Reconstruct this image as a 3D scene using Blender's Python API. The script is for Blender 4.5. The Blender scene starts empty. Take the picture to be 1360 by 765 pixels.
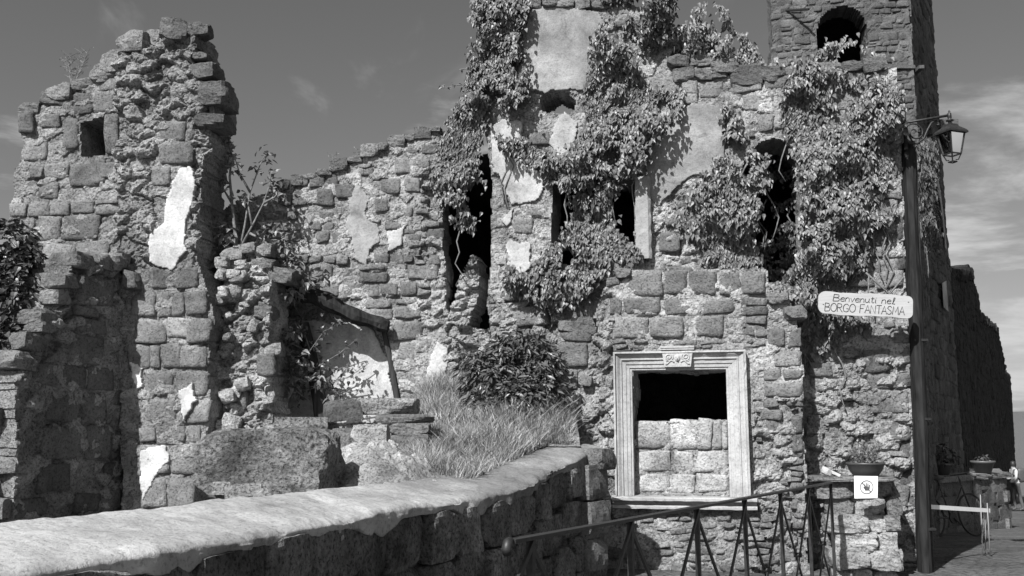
import bpy, math, random
import numpy as np
from mathutils import Vector
random.seed(7); RNG = np.random.default_rng(7)
rad = math.radians
scene = bpy.context.scene
COL = scene.collection

# ------------------------------------------------------------------ camera
FPX, HORIZON, EYE = 1300.0, 580.0, 1.55
PITCH = math.atan((HORIZON - 382.5) / FPX)
cam = bpy.data.cameras.new('camera')
cam_o = bpy.data.objects.new('camera', cam); COL.objects.link(cam_o)
cam_o.location = (0, 0, EYE); cam_o.rotation_euler = (math.pi/2 + PITCH, 0, 0)
cam.sensor_width = 36.0; cam.lens = 36.0 * FPX / 1360.0
cam.clip_start = 0.05; cam.clip_end = 30000
scene.camera = cam_o

# ------------------------------------------------------------------ light
SUN_AZ, SUN_EL = 31.0, 42.0         # degrees left of straight behind the camera, height
to_sun = Vector((-math.sin(rad(SUN_AZ))*math.cos(rad(SUN_EL)), -math.cos(rad(SUN_AZ))*math.cos(rad(SUN_EL)), math.sin(rad(SUN_EL))))
sun = bpy.data.lights.new('sun', 'SUN'); sun.energy = 5.0; sun.angle = rad(0.55); sun.color = (1, 1, 1)
sun_o = bpy.data.objects.new('sun', sun); COL.objects.link(sun_o)
sun_o.location = (-20, -30, 30); sun_o.rotation_euler = to_sun.to_track_quat('Z', 'Y').to_euler()

CLOUD_X, CLOUD_Y = 14.2, 4.4
world = bpy.data.worlds.new('World'); scene.world = world; world.use_nodes = True
def build_world():
    nt = world.node_tree; N = nt.nodes; L = nt.links
    for n in list(N): N.remove(n)
    out = N.new('ShaderNodeOutputWorld'); bg = N.new('ShaderNodeBackground')
    bg.inputs['Strength'].default_value = 0.05
    sky = N.new('ShaderNodeTexSky'); sky.sky_type = 'NISHITA'; sky.sun_disc = False
    sky.sun_elevation = rad(SUN_EL); sky.sun_rotation = rad(180 + SUN_AZ)
    sky.air_density = 1.0; sky.dust_density = 2.2; sky.ozone_density = 1.5; sky.altitude = 300
    sep = N.new('ShaderNodeSeparateColor'); L.new(sky.outputs[0], sep.inputs[0])   # black and white film behind a red filter
    def math_(op, a, b=None, c=None, clamp=False):
        m = N.new('ShaderNodeMath'); m.operation = op; m.use_clamp = clamp
        for i, v in enumerate((a, b, c)):
            if v is None: continue
            if isinstance(v, (int, float)): m.inputs[i].default_value = v
            else: L.new(v, m.inputs[i])
        return m.outputs[0]
    # clouds on a layer: direction divided by height
    tc = N.new('ShaderNodeTexCoord'); xyz = N.new('ShaderNodeSeparateXYZ'); L.new(tc.outputs['Generated'], xyz.inputs[0])
    z = math_('ADD', math_('MAXIMUM', xyz.outputs[2], 0.0), 0.16)
    u = math_('DIVIDE', xyz.outputs[0], z); v = math_('DIVIDE', xyz.outputs[1], z)
    comb = N.new('ShaderNodeCombineXYZ'); L.new(u, comb.inputs[0]); L.new(v, comb.inputs[1])
    def noise(scale, detail, rough, dist, loc, sc):
        mp = N.new('ShaderNodeMapping'); mp.inputs['Location'].default_value = loc; mp.inputs['Scale'].default_value = sc
        L.new(comb.outputs[0], mp.inputs[0])
        n = N.new('ShaderNodeTexNoise'); n.inputs['Scale'].default_value = scale; n.inputs['Detail'].default_value = detail
        n.inputs['Roughness'].default_value = rough; n.inputs['Distortion'].default_value = dist
        L.new(mp.outputs[0], n.inputs['Vector']); return n.outputs[0]
    def smooth(x, lo, hi):
        mr = N.new('ShaderNodeMapRange'); mr.interpolation_type = 'SMOOTHSTEP'
        mr.inputs[1].default_value = lo; mr.inputs[2].default_value = hi; L.new(x, mr.inputs[0]); return mr.outputs[0]
    big = noise(1.15, 8, 0.60, 0.25, (CLOUD_X, CLOUD_Y, 0), (1, 1.25, 1))
    low = math_('SUBTRACT', 1.0, smooth(xyz.outputs[2], 0.04, 0.36))      # more cloud low over the horizon
    thr = math_('ADD', big, math_('MULTIPLY', low, 0.16))
    cum = smooth(thr, 0.575, 0.72)
    wisp = math_('MULTIPLY', smooth(noise(2.2, 6, 0.60, 0.5, (3.0, 3.1, 0), (1.6, 0.7, 1)), 0.55, 0.82), 0.40)
    cl = math_('MAXIMUM', cum, wisp, clamp=True)
    base = math_('MULTIPLY', sep.outputs[0], 1.5)
    mix = N.new('ShaderNodeMix'); mix.data_type = 'FLOAT'
    L.new(math_('MULTIPLY', cl, 0.85), mix.inputs[0]); L.new(base, mix.inputs[2]); mix.inputs[3].default_value = 8.5
    L.new(mix.outputs[0], bg.inputs['Color']); L.new(bg.outputs[0], out.inputs[0])
build_world()
vs = scene.view_settings
vs.view_transform = 'Standard'; vs.look = 'None'; vs.exposure = 0.66; vs.gamma = 1.0; vs.use_curve_mapping = False
scene.render.engine = 'CYCLES'; scene.cycles.max_bounces = 6; scene.cycles.diffuse_bounces = 3; scene.cycles.use_denoising = True

# ------------------------------------------------------------------ numpy noise
def _hash(ix, iy, iz, seed):
    h = (ix.astype(np.int64)*374761393 + iy.astype(np.int64)*668265263 + iz.astype(np.int64)*2147483647 + seed*1274126177) & 0xffffffff
    h = ((h ^ (h >> 13)) * 1274126177) & 0xffffffff
    h = ((h ^ (h >> 16)) * 2246822519) & 0xffffffff
    return ((h ^ (h >> 15)) & 0xffffff) / float(0xffffff)
def vnoise(x, y, z=None, seed=0):
    x = np.asarray(x, float); y = np.asarray(y, float); z = np.zeros_like(x) if z is None else np.asarray(z, float)
    ix, iy, iz = np.floor(x), np.floor(y), np.floor(z); fx, fy, fz = x-ix, y-iy, z-iz
    fx, fy, fz = fx*fx*(3-2*fx), fy*fy*(3-2*fy), fz*fz*(3-2*fz); r = 0
    for a in (0, 1):
        for b in (0, 1):
            for c in (0, 1):
                r = r + _hash(ix+a, iy+b, iz+c, seed)*(fx if a else 1-fx)*(fy if b else 1-fy)*(fz if c else 1-fz)
    return r*2-1
def fbm(x, y, z=None, freq=1.0, oct=4, seed=0, gain=0.5):
    x = np.asarray(x, float); y = np.asarray(y, float); z = np.zeros_like(x) if z is None else np.asarray(z, float)
    a, f, r, t = 1.0, freq, 0.0, 0.0
    for k in range(oct):
        r = r + a*vnoise(x*f+k*17.3, y*f-k*9.1, z*f+k*4.7, seed+k); t += a; a *= gain; f *= 2.03
    return r/t
def worley(x, y, freq, seed=0):
    x = np.asarray(x)*freq; y = np.asarray(y)*freq; ix, iy = np.floor(x), np.floor(y)
    f1 = np.full(x.shape, 9.0); f2 = np.full(x.shape, 9.0); cid = np.zeros(x.shape); o = np.zeros_like(ix)
    for a in (-1, 0, 1):
        for b in (-1, 0, 1):
            jx = ix+a+_hash(ix+a, iy+b, o, seed); jy = iy+b+_hash(ix+a, iy+b, o+1, seed)
            d = np.hypot(x-jx, y-jy); r = _hash(ix+a, iy+b, o+2, seed); m = d < f1
            f2 = np.where(m, f1, np.minimum(f2, d)); cid = np.where(m, r, cid); f1 = np.where(m, d, f1)
    return f1, f2, cid
def inpoly(x, y, poly):
    x = np.asarray(x, float); y = np.asarray(y, float); r = np.zeros(x.shape, bool); n = len(poly)
    for i in range(n):
        x1, y1 = poly[i]; x2, y2 = poly[(i+1) % n]
        if y1 == y2: continue
        c = ((y1 > y) != (y2 > y)) & (x < (x2-x1)*(y-y1)/(y2-y1)+x1); r ^= c
    return r

# ------------------------------------------------------------------ geometry helpers
def ray(px, py):
    dx = (np.asarray(px, float)-680.0)/FPX; dy = (382.5-np.asarray(py, float))/FPX
    return dx, math.cos(PITCH)-math.sin(PITCH)*dy, math.sin(PITCH)+math.cos(PITCH)*dy
def at(px, py, Y):
    """point seen at a pixel, at distance Y from the camera"""
    x, y, z = ray(px, py); return Vector((float(x/y*Y), float(Y), float(EYE+z/y*Y)))
class Plane:
    """an upright wall plane through (x, y); u runs right along it, w points out of it towards the street"""
    def __init__(s, x, y, deg):
        s.x, s.y, s.a = x, y, rad(deg); s.ux, s.uy = math.cos(s.a), math.sin(s.a); s.nx, s.ny = s.uy, -s.ux
    def off(s, w):
        p = Plane(s.x+s.nx*w, s.y+s.ny*w, 0); p.a, p.ux, p.uy, p.nx, p.ny = s.a, s.ux, s.uy, s.nx, s.ny; return p
    def hit(s, px, py):
        x, y, z = ray(px, py); t = (s.x*s.nx+s.y*s.ny)/(x*s.nx+y*s.ny)
        return (x*t-s.x)*s.ux+(y*t-s.y)*s.uy, EYE+z*t
    def poly(s, pts): return [tuple(map(float, s.hit(*p))) for p in pts]
    def pts(s, u, v, w):
        u, v, w = np.broadcast_arrays(np.asarray(u, float), np.asarray(v, float), np.asarray(w, float))
        return np.stack([s.x+u*s.ux+w*s.nx, s.y+u*s.uy+w*s.ny, v], -1)
    def p(s, u, v, w=0): return Vector((s.x+u*s.ux+w*s.nx, s.y+u*s.uy+w*s.ny, v))
def mk(name, V, F, mat, parent=None, origin=(0, 0, 0), tone=None, smooth=True, kind=None):
    """one mesh object; V are world positions, origin is where its own origin goes"""
    V = np.asarray(V, float).reshape(-1, 3); me = bpy.data.meshes.new(name); o3 = np.asarray(origin, float)
    groups = F if isinstance(F, list) and len(F) and isinstance(F[0], np.ndarray) and F[0].ndim == 2 else None
    if groups is None:
        if isinstance(F, np.ndarray): groups = [F]
        else:
            by = {}
            for f in F: by.setdefault(len(f), []).append(f)
            groups = [np.array(v) for v in by.values()]
    nl = sum(g.size for g in groups); nf = sum(len(g) for g in groups)
    me.vertices.add(len(V)); me.vertices.foreach_set('co', (V-o3).ravel())
    me.loops.add(nl); me.polygons.add(nf)
    me.loops.foreach_set('vertex_index', np.concatenate([g.ravel() for g in groups]).astype(np.int32))
    ls, k = [], 0
    for g in groups: ls.append(k+np.arange(len(g))*g.shape[1]); k += g.size
    me.polygons.foreach_set('loop_start', np.concatenate(ls).astype(np.int32))
    me.update(calc_edges=True); me.validate()
    me.polygons.foreach_set('use_smooth', np.full(len(me.polygons), smooth, bool))
    t = np.ones(len(V)) if tone is None else np.broadcast_to(np.asarray(tone, float), (len(V),))
    at_ = me.attributes.new('tone', 'FLOAT', 'POINT'); at_.data.foreach_set('value', np.ascontiguousarray(t, np.float32))
    me.materials.append(mat)
    o = bpy.data.objects.new(name, me); COL.objects.link(o)
    if parent is not None:
        o.parent = parent; o.location = o3-np.array(root_of(parent))
    else: o.location = o3
    if kind: o['kind'] = kind
    return o
def root_of(p):
    v = Vector((0, 0, 0))
    while p is not None: v += p.location; p = p.parent
    return v
def tag(o, label, cat, group=None, kind=None):
    if label: o['label'] = label
    if cat: o['category'] = cat
    if group: o['group'] = group
    if kind: o['kind'] = kind
    return o
def thing(name, label, cat, loc=(0, 0, 0), group=None):
    o = bpy.data.objects.new(name, None); COL.objects.link(o); o.location = loc; o.empty_display_size = 0.2
    return tag(o, label, cat, group, 'thing')
class MB:
    """collects faces of one mesh"""
    def __init__(s): s.V = []; s.F = []
    def add(s, V, F):
        k = len(s.V); s.V += [tuple(v) for v in V]; s.F += [tuple(i+k for i in f) for f in F]; return s
    def box(s, c, d, ax=None):
        ax = ax or (Vector((1, 0, 0)), Vector((0, 1, 0)), Vector((0, 0, 1))); c = Vector(c)
        V = [c+ax[0]*d[0]/2*i+ax[1]*d[1]/2*j+ax[2]*d[2]/2*k for i in (-1, 1) for j in (-1, 1) for k in (-1, 1)]
        return s.add(V, [(0, 1, 3, 2), (4, 6, 7, 5), (0, 4, 5, 1), (2, 3, 7, 6), (0, 2, 6, 4), (1, 5, 7, 3)])
    def tube(s, pts, r, n=6, cap=True):
        pts = [Vector(p) for p in pts]; rs = r if isinstance(r, (list, tuple)) else [r]*len(pts); V = []; F = []; pu = None
        for i, p in enumerate(pts):
            t = (pts[min(i+1, len(pts)-1)]-pts[max(i-1, 0)])
            t = t.normalized() if t.length > 1e-9 else Vector((0, 0, 1))
            if pu is None: pu = t.orthogonal().normalized()
            pu = (pu-t*pu.dot(t)); pu = pu.normalized() if pu.length > 1e-6 else t.orthogonal().normalized()
            w = t.cross(pu)
            V += [p+(pu*math.cos(2*math.pi*k/n)+w*math.sin(2*math.pi*k/n))*rs[i] for k in range(n)]
        for i in range(len(pts)-1):
            F += [(i*n+k, i*n+(k+1) % n, (i+1)*n+(k+1) % n, (i+1)*n+k) for k in range(n)]
        if cap: F += [tuple(range(n))[::-1], tuple((len(pts)-1)*n+k for k in range(n))]
        return s.add(V, F)
    def lathe(s, c, prof, n=20, axis=None):
        c = Vector(c); V = []; F = []
        for r, z in prof: V += [c+Vector((r*math.cos(2*math.pi*k/n), r*math.sin(2*math.pi*k/n), z)) for k in range(n)]
        for i in range(len(prof)-1): F += [(i*n+k, i*n+(k+1) % n, (i+1)*n+(k+1) % n, (i+1)*n+k) for k in range(n)]
        return s.add(V, F)
    def build(s, name, mat, parent=None, smooth=False, origin=None, tone=None):
        return mk(name, s.V, s.F, mat, parent, origin if origin is not None else (root_of(parent) if parent is not None else (0, 0, 0)), tone, smooth)

# ------------------------------------------------------------------ materials (black and white: neutral greys)
def mat_stone(name, base, lo=0.6, hi=1.3, grain=0.5, pits=0.5, bump=0.7, rough=0.93, stain=0.3, fine=1.0, cobble=0):
    m = bpy.data.materials.new(name); m.use_nodes = True; nt = m.node_tree; N = nt.nodes; L = nt.links
    b = N['Principled BSDF']; b.inputs['Roughness'].default_value = rough; b.inputs['Specular IOR Level'].default_value = 0.15
    geo = N.new('ShaderNodeNewGeometry')
    def noise(sc, det=5, rg=0.6, dist=0.0):
        n = N.new('ShaderNodeTexNoise'); n.inputs['Scale'].default_value = sc*fine; n.inputs['Detail'].default_value = det
        n.inputs['Roughness'].default_value = rg; n.inputs['Distortion'].default_value = dist; L.new(geo.outputs['Position'], n.inputs['Vector']); return n.outputs[0]
    def mr(x, a, b_, c, d):
        n = N.new('ShaderNodeMapRange'); n.inputs[1].default_value = a; n.inputs[2].default_value = b_; n.inputs[3].default_value = c; n.inputs[4].default_value = d
        L.new(x, n.inputs[0]); return n.outputs[0]
    def mul(x, y):
        n = N.new('ShaderNodeMath'); n.operation = 'MULTIPLY'
        for i, q in enumerate((x, y)):
            if isinstance(q, (int, float)): n.inputs[i].default_value = q
            else: L.new(q, n.inputs[i])
        return n.outputs[0]
    def add(x, y):
        n = N.new('ShaderNodeMath'); n.operation = 'ADD'; L.new(x, n.inputs[0]); L.new(y, n.inputs[1]); return n.outputs[0]
    att = N.new('ShaderNodeAttribute'); att.attribute_name = 'tone'
    big = mr(noise(2.2, 6, 0.62, 0.4), 0.3, 0.7, lo, hi)
    huge = mr(noise(0.75, 5, 0.65, 0.5), 0.34, 0.66, 0.72, 1.22); big = mul(big, huge)
    gr = mr(noise(24, 6, 0.8), 0.3, 0.7, 1-grain*0.5, 1+grain*0.5)
    pn = noise(48, 3, 0.6); pit = mr(pn, 0.34, 0.46, 1-pits, 1.0)
    st = mr(noise(5.5, 7, 0.7, 0.6), 0.55, 0.66, 1.0, 1-stain)
    p2_ = mr(noise(19, 2, 0.55, 0.8), 0.30, 0.38, 1-pits*0.8, 1.0); pit = mul(pit, p2_)
    c = mul(mul(mul(mul(mul(att.outputs['Fac'], big), gr), pit), st), base)
    mn = N.new('ShaderNodeMath'); mn.operation = 'MINIMUM'; L.new(c, mn.inputs[0]); mn.inputs[1].default_value = 0.85
    L.new(mn.outputs[0], b.inputs['Base Color'])
    h = add(mul(noise(14, 8, 0.68), 1.0), add(mul(pit, 0.30), mul(noise(60, 4, 0.75), 0.45)))
    if cobble:
        vo = N.new('ShaderNodeTexVoronoi'); vo.feature = 'DISTANCE_TO_EDGE'; vo.inputs['Scale'].default_value = cobble; L.new(geo.outputs['Position'], vo.inputs['Vector'])
        h = add(mul(h, 0.5), mul(mr(vo.outputs[0], 0.0, 0.16, 0.0, 1.0), 0.9))
    bp = N.new('ShaderNodeBump'); bp.inputs['Strength'].default_value = bump; bp.inputs['Distance'].default_value = 0.05/fine
    L.new(h, bp.inputs['Height']); L.new(bp.outputs[0], b.inputs['Normal'])
    return m
def mat_plain(name, base, rough=0.6, metal=0.0, spec=0.4, var=0.2, scale=12, bump=0.0, trans=0.0, stretch=None):
    m = bpy.data.materials.new(name); m.use_nodes = True; nt = m.node_tree; N = nt.nodes; L = nt.links; b = N['Principled BSDF']
    b.inputs['Roughness'].default_value = rough; b.inputs['Metallic'].default_value = metal; b.inputs['Specular IOR Level'].default_value = spec
    geo = N.new('ShaderNodeNewGeometry'); n = N.new('ShaderNodeTexNoise'); n.inputs['Scale'].default_value = scale; n.inputs['Detail'].default_value = 5
    if stretch:
        mp = N.new('ShaderNodeMapping'); mp.inputs['Scale'].default_value = stretch; L.new(geo.outputs['Position'], mp.inputs[0]); L.new(mp.outputs[0], n.inputs['Vector'])
    else: L.new(geo.outputs['Position'], n.inputs['Vector'])
    r = N.new('ShaderNodeMapRange'); r.inputs[1].default_value = 0.3; r.inputs[2].default_value = 0.7; r.inputs[3].default_value = base*(1-var); r.inputs[4].default_value = base*(1+var)
    L.new(n.outputs[0], r.inputs[0]); att = N.new('ShaderNodeAttribute'); att.attribute_name = 'tone'
    mu = N.new('ShaderNodeMath'); mu.operation = 'MULTIPLY'; L.new(r.outputs[0], mu.inputs[0]); L.new(att.outputs['Fac'], mu.inputs[1])
    L.new(mu.outputs[0], b.inputs['Base Color'])
    if bump:
        bp = N.new('ShaderNodeBump'); bp.inputs['Strength'].default_value = bump; bp.inputs['Distance'].default_value = 0.01
        L.new(n.outputs[0], bp.inputs['Height']); L.new(bp.outputs[0], b.inputs['Normal'])
    if trans:
        tr = N.new('ShaderNodeBsdfTranslucent'); tr.inputs[0].default_value = (base, base, base, 1)
        mx = N.new('ShaderNodeMixShader'); mx.inputs[0].default_value = trans
        L.new(b.outputs[0], mx.inputs[1]); L.new(tr.outputs[0], mx.inputs[2]); L.new(mx.outputs[0], N['Material Output'].inputs[0])
    return m
M_CORE = mat_stone('rubble_mortar', 0.34, 0.6, 1.3, 0.8, 0.5, 0.95, stain=0.25)
M_STONE = mat_stone('tufa_stone', 0.195, 0.65, 1.35, 0.6, 0.42, 0.75, stain=0.2)
M_DARK = mat_stone('lichen_stone', 0.15, 0.35, 1.9, 1.3, 0.5, 1.0, stain=0.4)
M_PLASTER = mat_stone('old_plaster', 0.42, 0.6, 1.25, 0.35, 0.15, 0.4, stain=0.32)
M_LIME = mat_stone('dressed_limestone', 0.36, 0.82, 1.12, 0.2, 0.22, 0.25, stain=0.15)
M_CAP = mat_stone('cement_capping', 0.33, 0.72, 1.2, 0.3, 0.25, 0.35, stain=0.22)
M_EARTH = mat_stone('dry_earth', 0.24, 0.6, 1.3, 0.6, 0.3, 0.9)
M_COBBLE = mat_stone('street_paving', 0.12, 0.7, 1.2, 0.5, 0.3, 0.7, cobble=8.0)
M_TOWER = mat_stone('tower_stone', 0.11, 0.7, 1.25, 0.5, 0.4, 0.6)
M_FAR = mat_stone('shade_dark_stone', 0.035, 0.7, 1.25, 0.5, 0.4, 0.6)  # the far ruin's shade is put into this near-black base colour
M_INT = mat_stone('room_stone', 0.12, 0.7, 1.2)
M_IVY = mat_plain('ivy_leaf', 0.15, 0.45, spec=0.5, var=0.4, scale=9, trans=0.08)
M_FIGLEAF = mat_plain('fig_leaf', 0.13, 0.45, spec=0.4, var=0.3, scale=9, trans=0.12)
M_DARKLEAF = mat_plain('dark_leaf', 0.075, 0.38, spec=0.45, var=0.3, scale=9, trans=0.12)
M_GRASS = mat_plain('dry_grass', 0.24, 0.7, spec=0.2, var=0.4, scale=5, trans=0.2)
M_BARK = mat_plain('bark', 0.14, 0.9, var=0.4, scale=30, bump=0.6)
M_WOOD = mat_plain('old_timber', 0.04, 0.95, spec=0.05, var=0.5, scale=25, bump=0.8, stretch=(1, 1, 0.15))
M_BOARD = mat_plain('sign_board', 0.36, 0.7, spec=0.2, var=0.10, scale=10, stretch=(0.5, 1, 6))
M_INK = mat_plain('burnt_lettering', 0.03, 0.9, var=0.1)
M_IRON = mat_plain('dark_iron', 0.028, 0.5, metal=0.3, spec=0.4, var=0.4, scale=40)
M_WHITE = mat_plain('white_paint', 0.8, 0.5, var=0.04)
M_PAPER = mat_plain('white_paper', 0.78, 0.6, var=0.03)
M_POT = mat_plain('plastic_pot', 0.05, 0.45, var=0.12)
M_BULB = mat_plain('opal_bulb', 0.8, 0.2, var=0.01)
def mat_glass():
    m = bpy.data.materials.new('lamp_glass'); m.use_nodes = True; nt = m.node_tree; N = nt.nodes; L = nt.links
    g = N.new('ShaderNodeBsdfGlossy'); g.inputs['Roughness'].default_value = 0.05; t = N.new('ShaderNodeBsdfTransparent')
    fr = N.new('ShaderNodeFresnel'); fr.inputs[0].default_value = 1.45; mx = N.new('ShaderNodeMixShader')
    L.new(fr.outputs[0], mx.inputs[0]); L.new(t.outputs[0], mx.inputs[1]); L.new(g.outputs[0], mx.inputs[2]); L.new(mx.outputs[0], N['Material Output'].inputs[0]); return m
M_GLASS = mat_glass()

# ------------------------------------------------------------------ stones and walls
def rock_geo(c, d, seed, n=4, sq=0.55, amp=0.09, cuts=6, rz=0.0, rx=0.0, ry=0.0, ax=None):
    """an uneven stone: a rounded box cut by random planes and roughened"""
    r = np.random.default_rng(seed); g = np.linspace(-1, 1, n+1); V = []; F = []; idx = {}
    for axis in range(3):
        for s in (-1, 1):
            ids = np.zeros((n+1, n+1), int)
            for i in range(n+1):
                for j in range(n+1):
                    q = [0, 0, 0]; q[axis] = s; q[(axis+1) % 3] = g[i]; q[(axis+2) % 3] = g[j]; k = tuple(np.round(q, 4))
                    if k not in idx: idx[k] = len(V); V.append(q)
                    ids[i, j] = idx[k]
            for i in range(n):
                for j in range(n):
                    f = (ids[i, j], ids[i+1, j], ids[i+1, j+1], ids[i, j+1]); F.append(f if s > 0 else f[::-1])
    V = np.array(V, float); sp = V/np.linalg.norm(V, axis=1)[:, None]*1.25; P = V*sq+sp*(1-sq)
    for _ in range(cuts):
        nn = r.normal(size=3); nn /= np.linalg.norm(nn); lim = r.uniform(0.88, 1.12)+max(0.0, sq-0.6)*0.9; dd = P@nn-lim; P = P-np.clip(dd, 0, None)[:, None]*nn
    off = r.uniform(0, 90, 3); nz = fbm(P[:, 0]*1.6+off[0], P[:, 1]*1.6+off[1], P[:, 2]*1.6+off[2], 1.3, 4, seed % 97, 0.65)
    P = P*(1+amp*nz)[:, None]*np.asarray(d)/2
    cz, sz, cx, sx, cy, sy = math.cos(rz), math.sin(rz), math.cos(rx), math.sin(rx), math.cos(ry), math.sin(ry)
    R = np.array([[cz, -sz, 0], [sz, cz, 0], [0, 0, 1]])@np.array([[cy, 0, sy], [0, 1, 0], [-sy, 0, cy]])@np.array([[1, 0, 0], [0, cx, -sx], [0, sx, cx]])
    return P@R.T+np.asarray(c), np.array(F)
def rock(name, c, d, seed, mat, parent=None, tone=1.0, **kw):
    V, F = rock_geo(c, d, seed, **kw); return mk(name, V, F, mat, parent, c, tone, smooth=False)
SG = np.array([-1, -0.965, -0.70, -0.33, 0.04, 0.40, 0.72, 0.968, 1.0])
def stone_geo(pl, quad, w0, proud, seed, jit=0.016):
    """a wall stone: quad = its four corners (u, v) anticlockwise from lower left"""
    r = np.random.default_rng(seed); q = np.array(quad, float)+r.uniform(-jit, jit, (4, 2))
    S, T = np.meshgrid(SG, SG*1.0, indexing='ij'); k = 0.02+0.07*r.random()
    s = S*np.sqrt(1-k*T*T); t = T*np.sqrt(1-k*S*S); a, b = (s+1)/2, (t+1)/2
    P = ((1-a)*(1-b))[..., None]*q[0]+(a*(1-b))[..., None]*q[1]+(a*b)[..., None]*q[2]+((1-a)*b)[..., None]*q[3]
    u, v = P[..., 0], P[..., 1]; sd = seed % 991
    edge = np.maximum(np.abs(S), np.abs(T)); border = edge > 0.99; ring = (edge > 0.9) & ~border
    w = np.full(S.shape, proud)+0.006*r.normal()*S+0.006*r.normal()*T
    w = w+0.016*fbm(u, v, None, 6.0, 3, sd)+0.010*fbm(u, v, None, 22, 2, sd+5)
    w = np.where(ring, w-0.007, w)
    for cs in (-1, 1):
        for ct in (-1, 1):
            if r.random() < 0.45: w = w-0.03*r.random()*np.clip(1-np.hypot(S-cs, T-ct)/0.9, 0, 1)
    w = np.where(border, -0.05, w)
    u = u+0.013*fbm(u, v, None, 9, 2, sd+11)*(edge > 0.6); v = v+0.013*fbm(u, v, None, 9, 2, sd+23)*(edge > 0.6)
    n = len(SG); I = np.arange(n*n).reshape(n, n)
    F = np.stack([I[:-1, :-1].ravel(), I[1:, :-1].ravel(), I[1:, 1:].ravel(), I[:-1, 1:].ravel()], -1)
    return pl.pts(u, v, w0+w).reshape(-1, 3), F
def grid_mask(pl, poly, holes, res, seed, wob=0.05, pad=0.1):
    P = np.array(poly); u0, v0 = P.min(0)-pad; u1, v1 = P.max(0)+pad; nu, nv = int((u1-u0)/res)+1, int((v1-v0)/res)+1
    us = u0+np.arange(nu+1)*res; vs_ = v0+np.arange(nv+1)*res; cu, cv = np.meshgrid(us[:-1]+res/2, vs_[:-1]+res/2, indexing='ij')
    def wobble(x, y, k): return x+wob*fbm(x, y, None, 4.5, 4, seed+k, 0.6), y+wob*fbm(x, y, None, 4.5, 4, seed+k+50, 0.6)
    wu, wv = wobble(cu, cv, 0); m = inpoly(wu, wv, poly)
    for h in holes: m &= ~inpoly(cu+(wu-cu)*0.6, cv+(wv-cv)*0.6, h)
    return us, vs_, m
def sheet(pl, us, vs_, m, wfun, tfun, thick, seed, step=0.07, jit=0.03):
    """mesh of the masked cells, turned back at every edge to the depth of the wall"""
    nu, nv = m.shape; need = np.zeros((nu+1, nv+1), bool)
    need[:-1, :-1] |= m; need[1:, :-1] |= m; need[:-1, 1:] |= m; need[1:, 1:] |= m
    idx = -np.ones(need.shape, int); idx[need] = np.arange(need.sum()); U, V = np.meshgrid(us, vs_, indexing='ij'); u, v = U[need], V[need]
    w = wfun(u, v); t = tfun(u, v); i, j = np.nonzero(m); F = [np.stack([idx[i, j], idx[i+1, j], idx[i+1, j+1], idx[i, j+1]], -1)]
    mp = np.pad(m, 1); E = []
    def edges(sel, a, b):
        ii, jj = np.nonzero(sel); E.append(np.stack([idx[ii+a[0], jj+a[1]], idx[ii+b[0], jj+b[1]]], -1))
    edges(m & ~mp[:-2, 1:-1], (0, 1), (0, 0)); edges(m & ~mp[2:, 1:-1], (1, 0), (1, 1))
    edges(m & ~mp[1:-1, :-2], (0, 0), (1, 0)); edges(m & ~mp[1:-1, 2:], (1, 1), (0, 1))
    E = np.concatenate(E); bv = np.unique(E); loc = -np.ones(len(u), int); loc[bv] = np.arange(len(bv))
    P = [pl.pts(u, v, w)]; T = [t]; prev = bv; n = max(1, int(round(thick/step))); base = len(u)
    for k in range(1, n+1):
        d = thick*k/n; bu, bvv = u[bv], v[bv]; ww = w[bv]-d; a = jit*min(1, k/2)
        nu_ = bu+a*fbm(bu, bvv, ww, 7, 4, seed+3, 0.6); nv_ = bvv+a*fbm(bu, bvv, ww, 7, 4, seed+4, 0.6)
        P.append(pl.pts(nu_, nv_, ww)); T.append(t[bv]); cur = base+np.arange(len(bv)); base += len(bv)
        F.append(np.stack([prev[loc[E[:, 1]]], prev[loc[E[:, 0]]], cur[loc[E[:, 0]]], cur[loc[E[:, 1]]]], -1)); prev = cur
    return np.concatenate(P), [np.concatenate(F)], np.concatenate(T)
STONES_BUILT = {}
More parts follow.
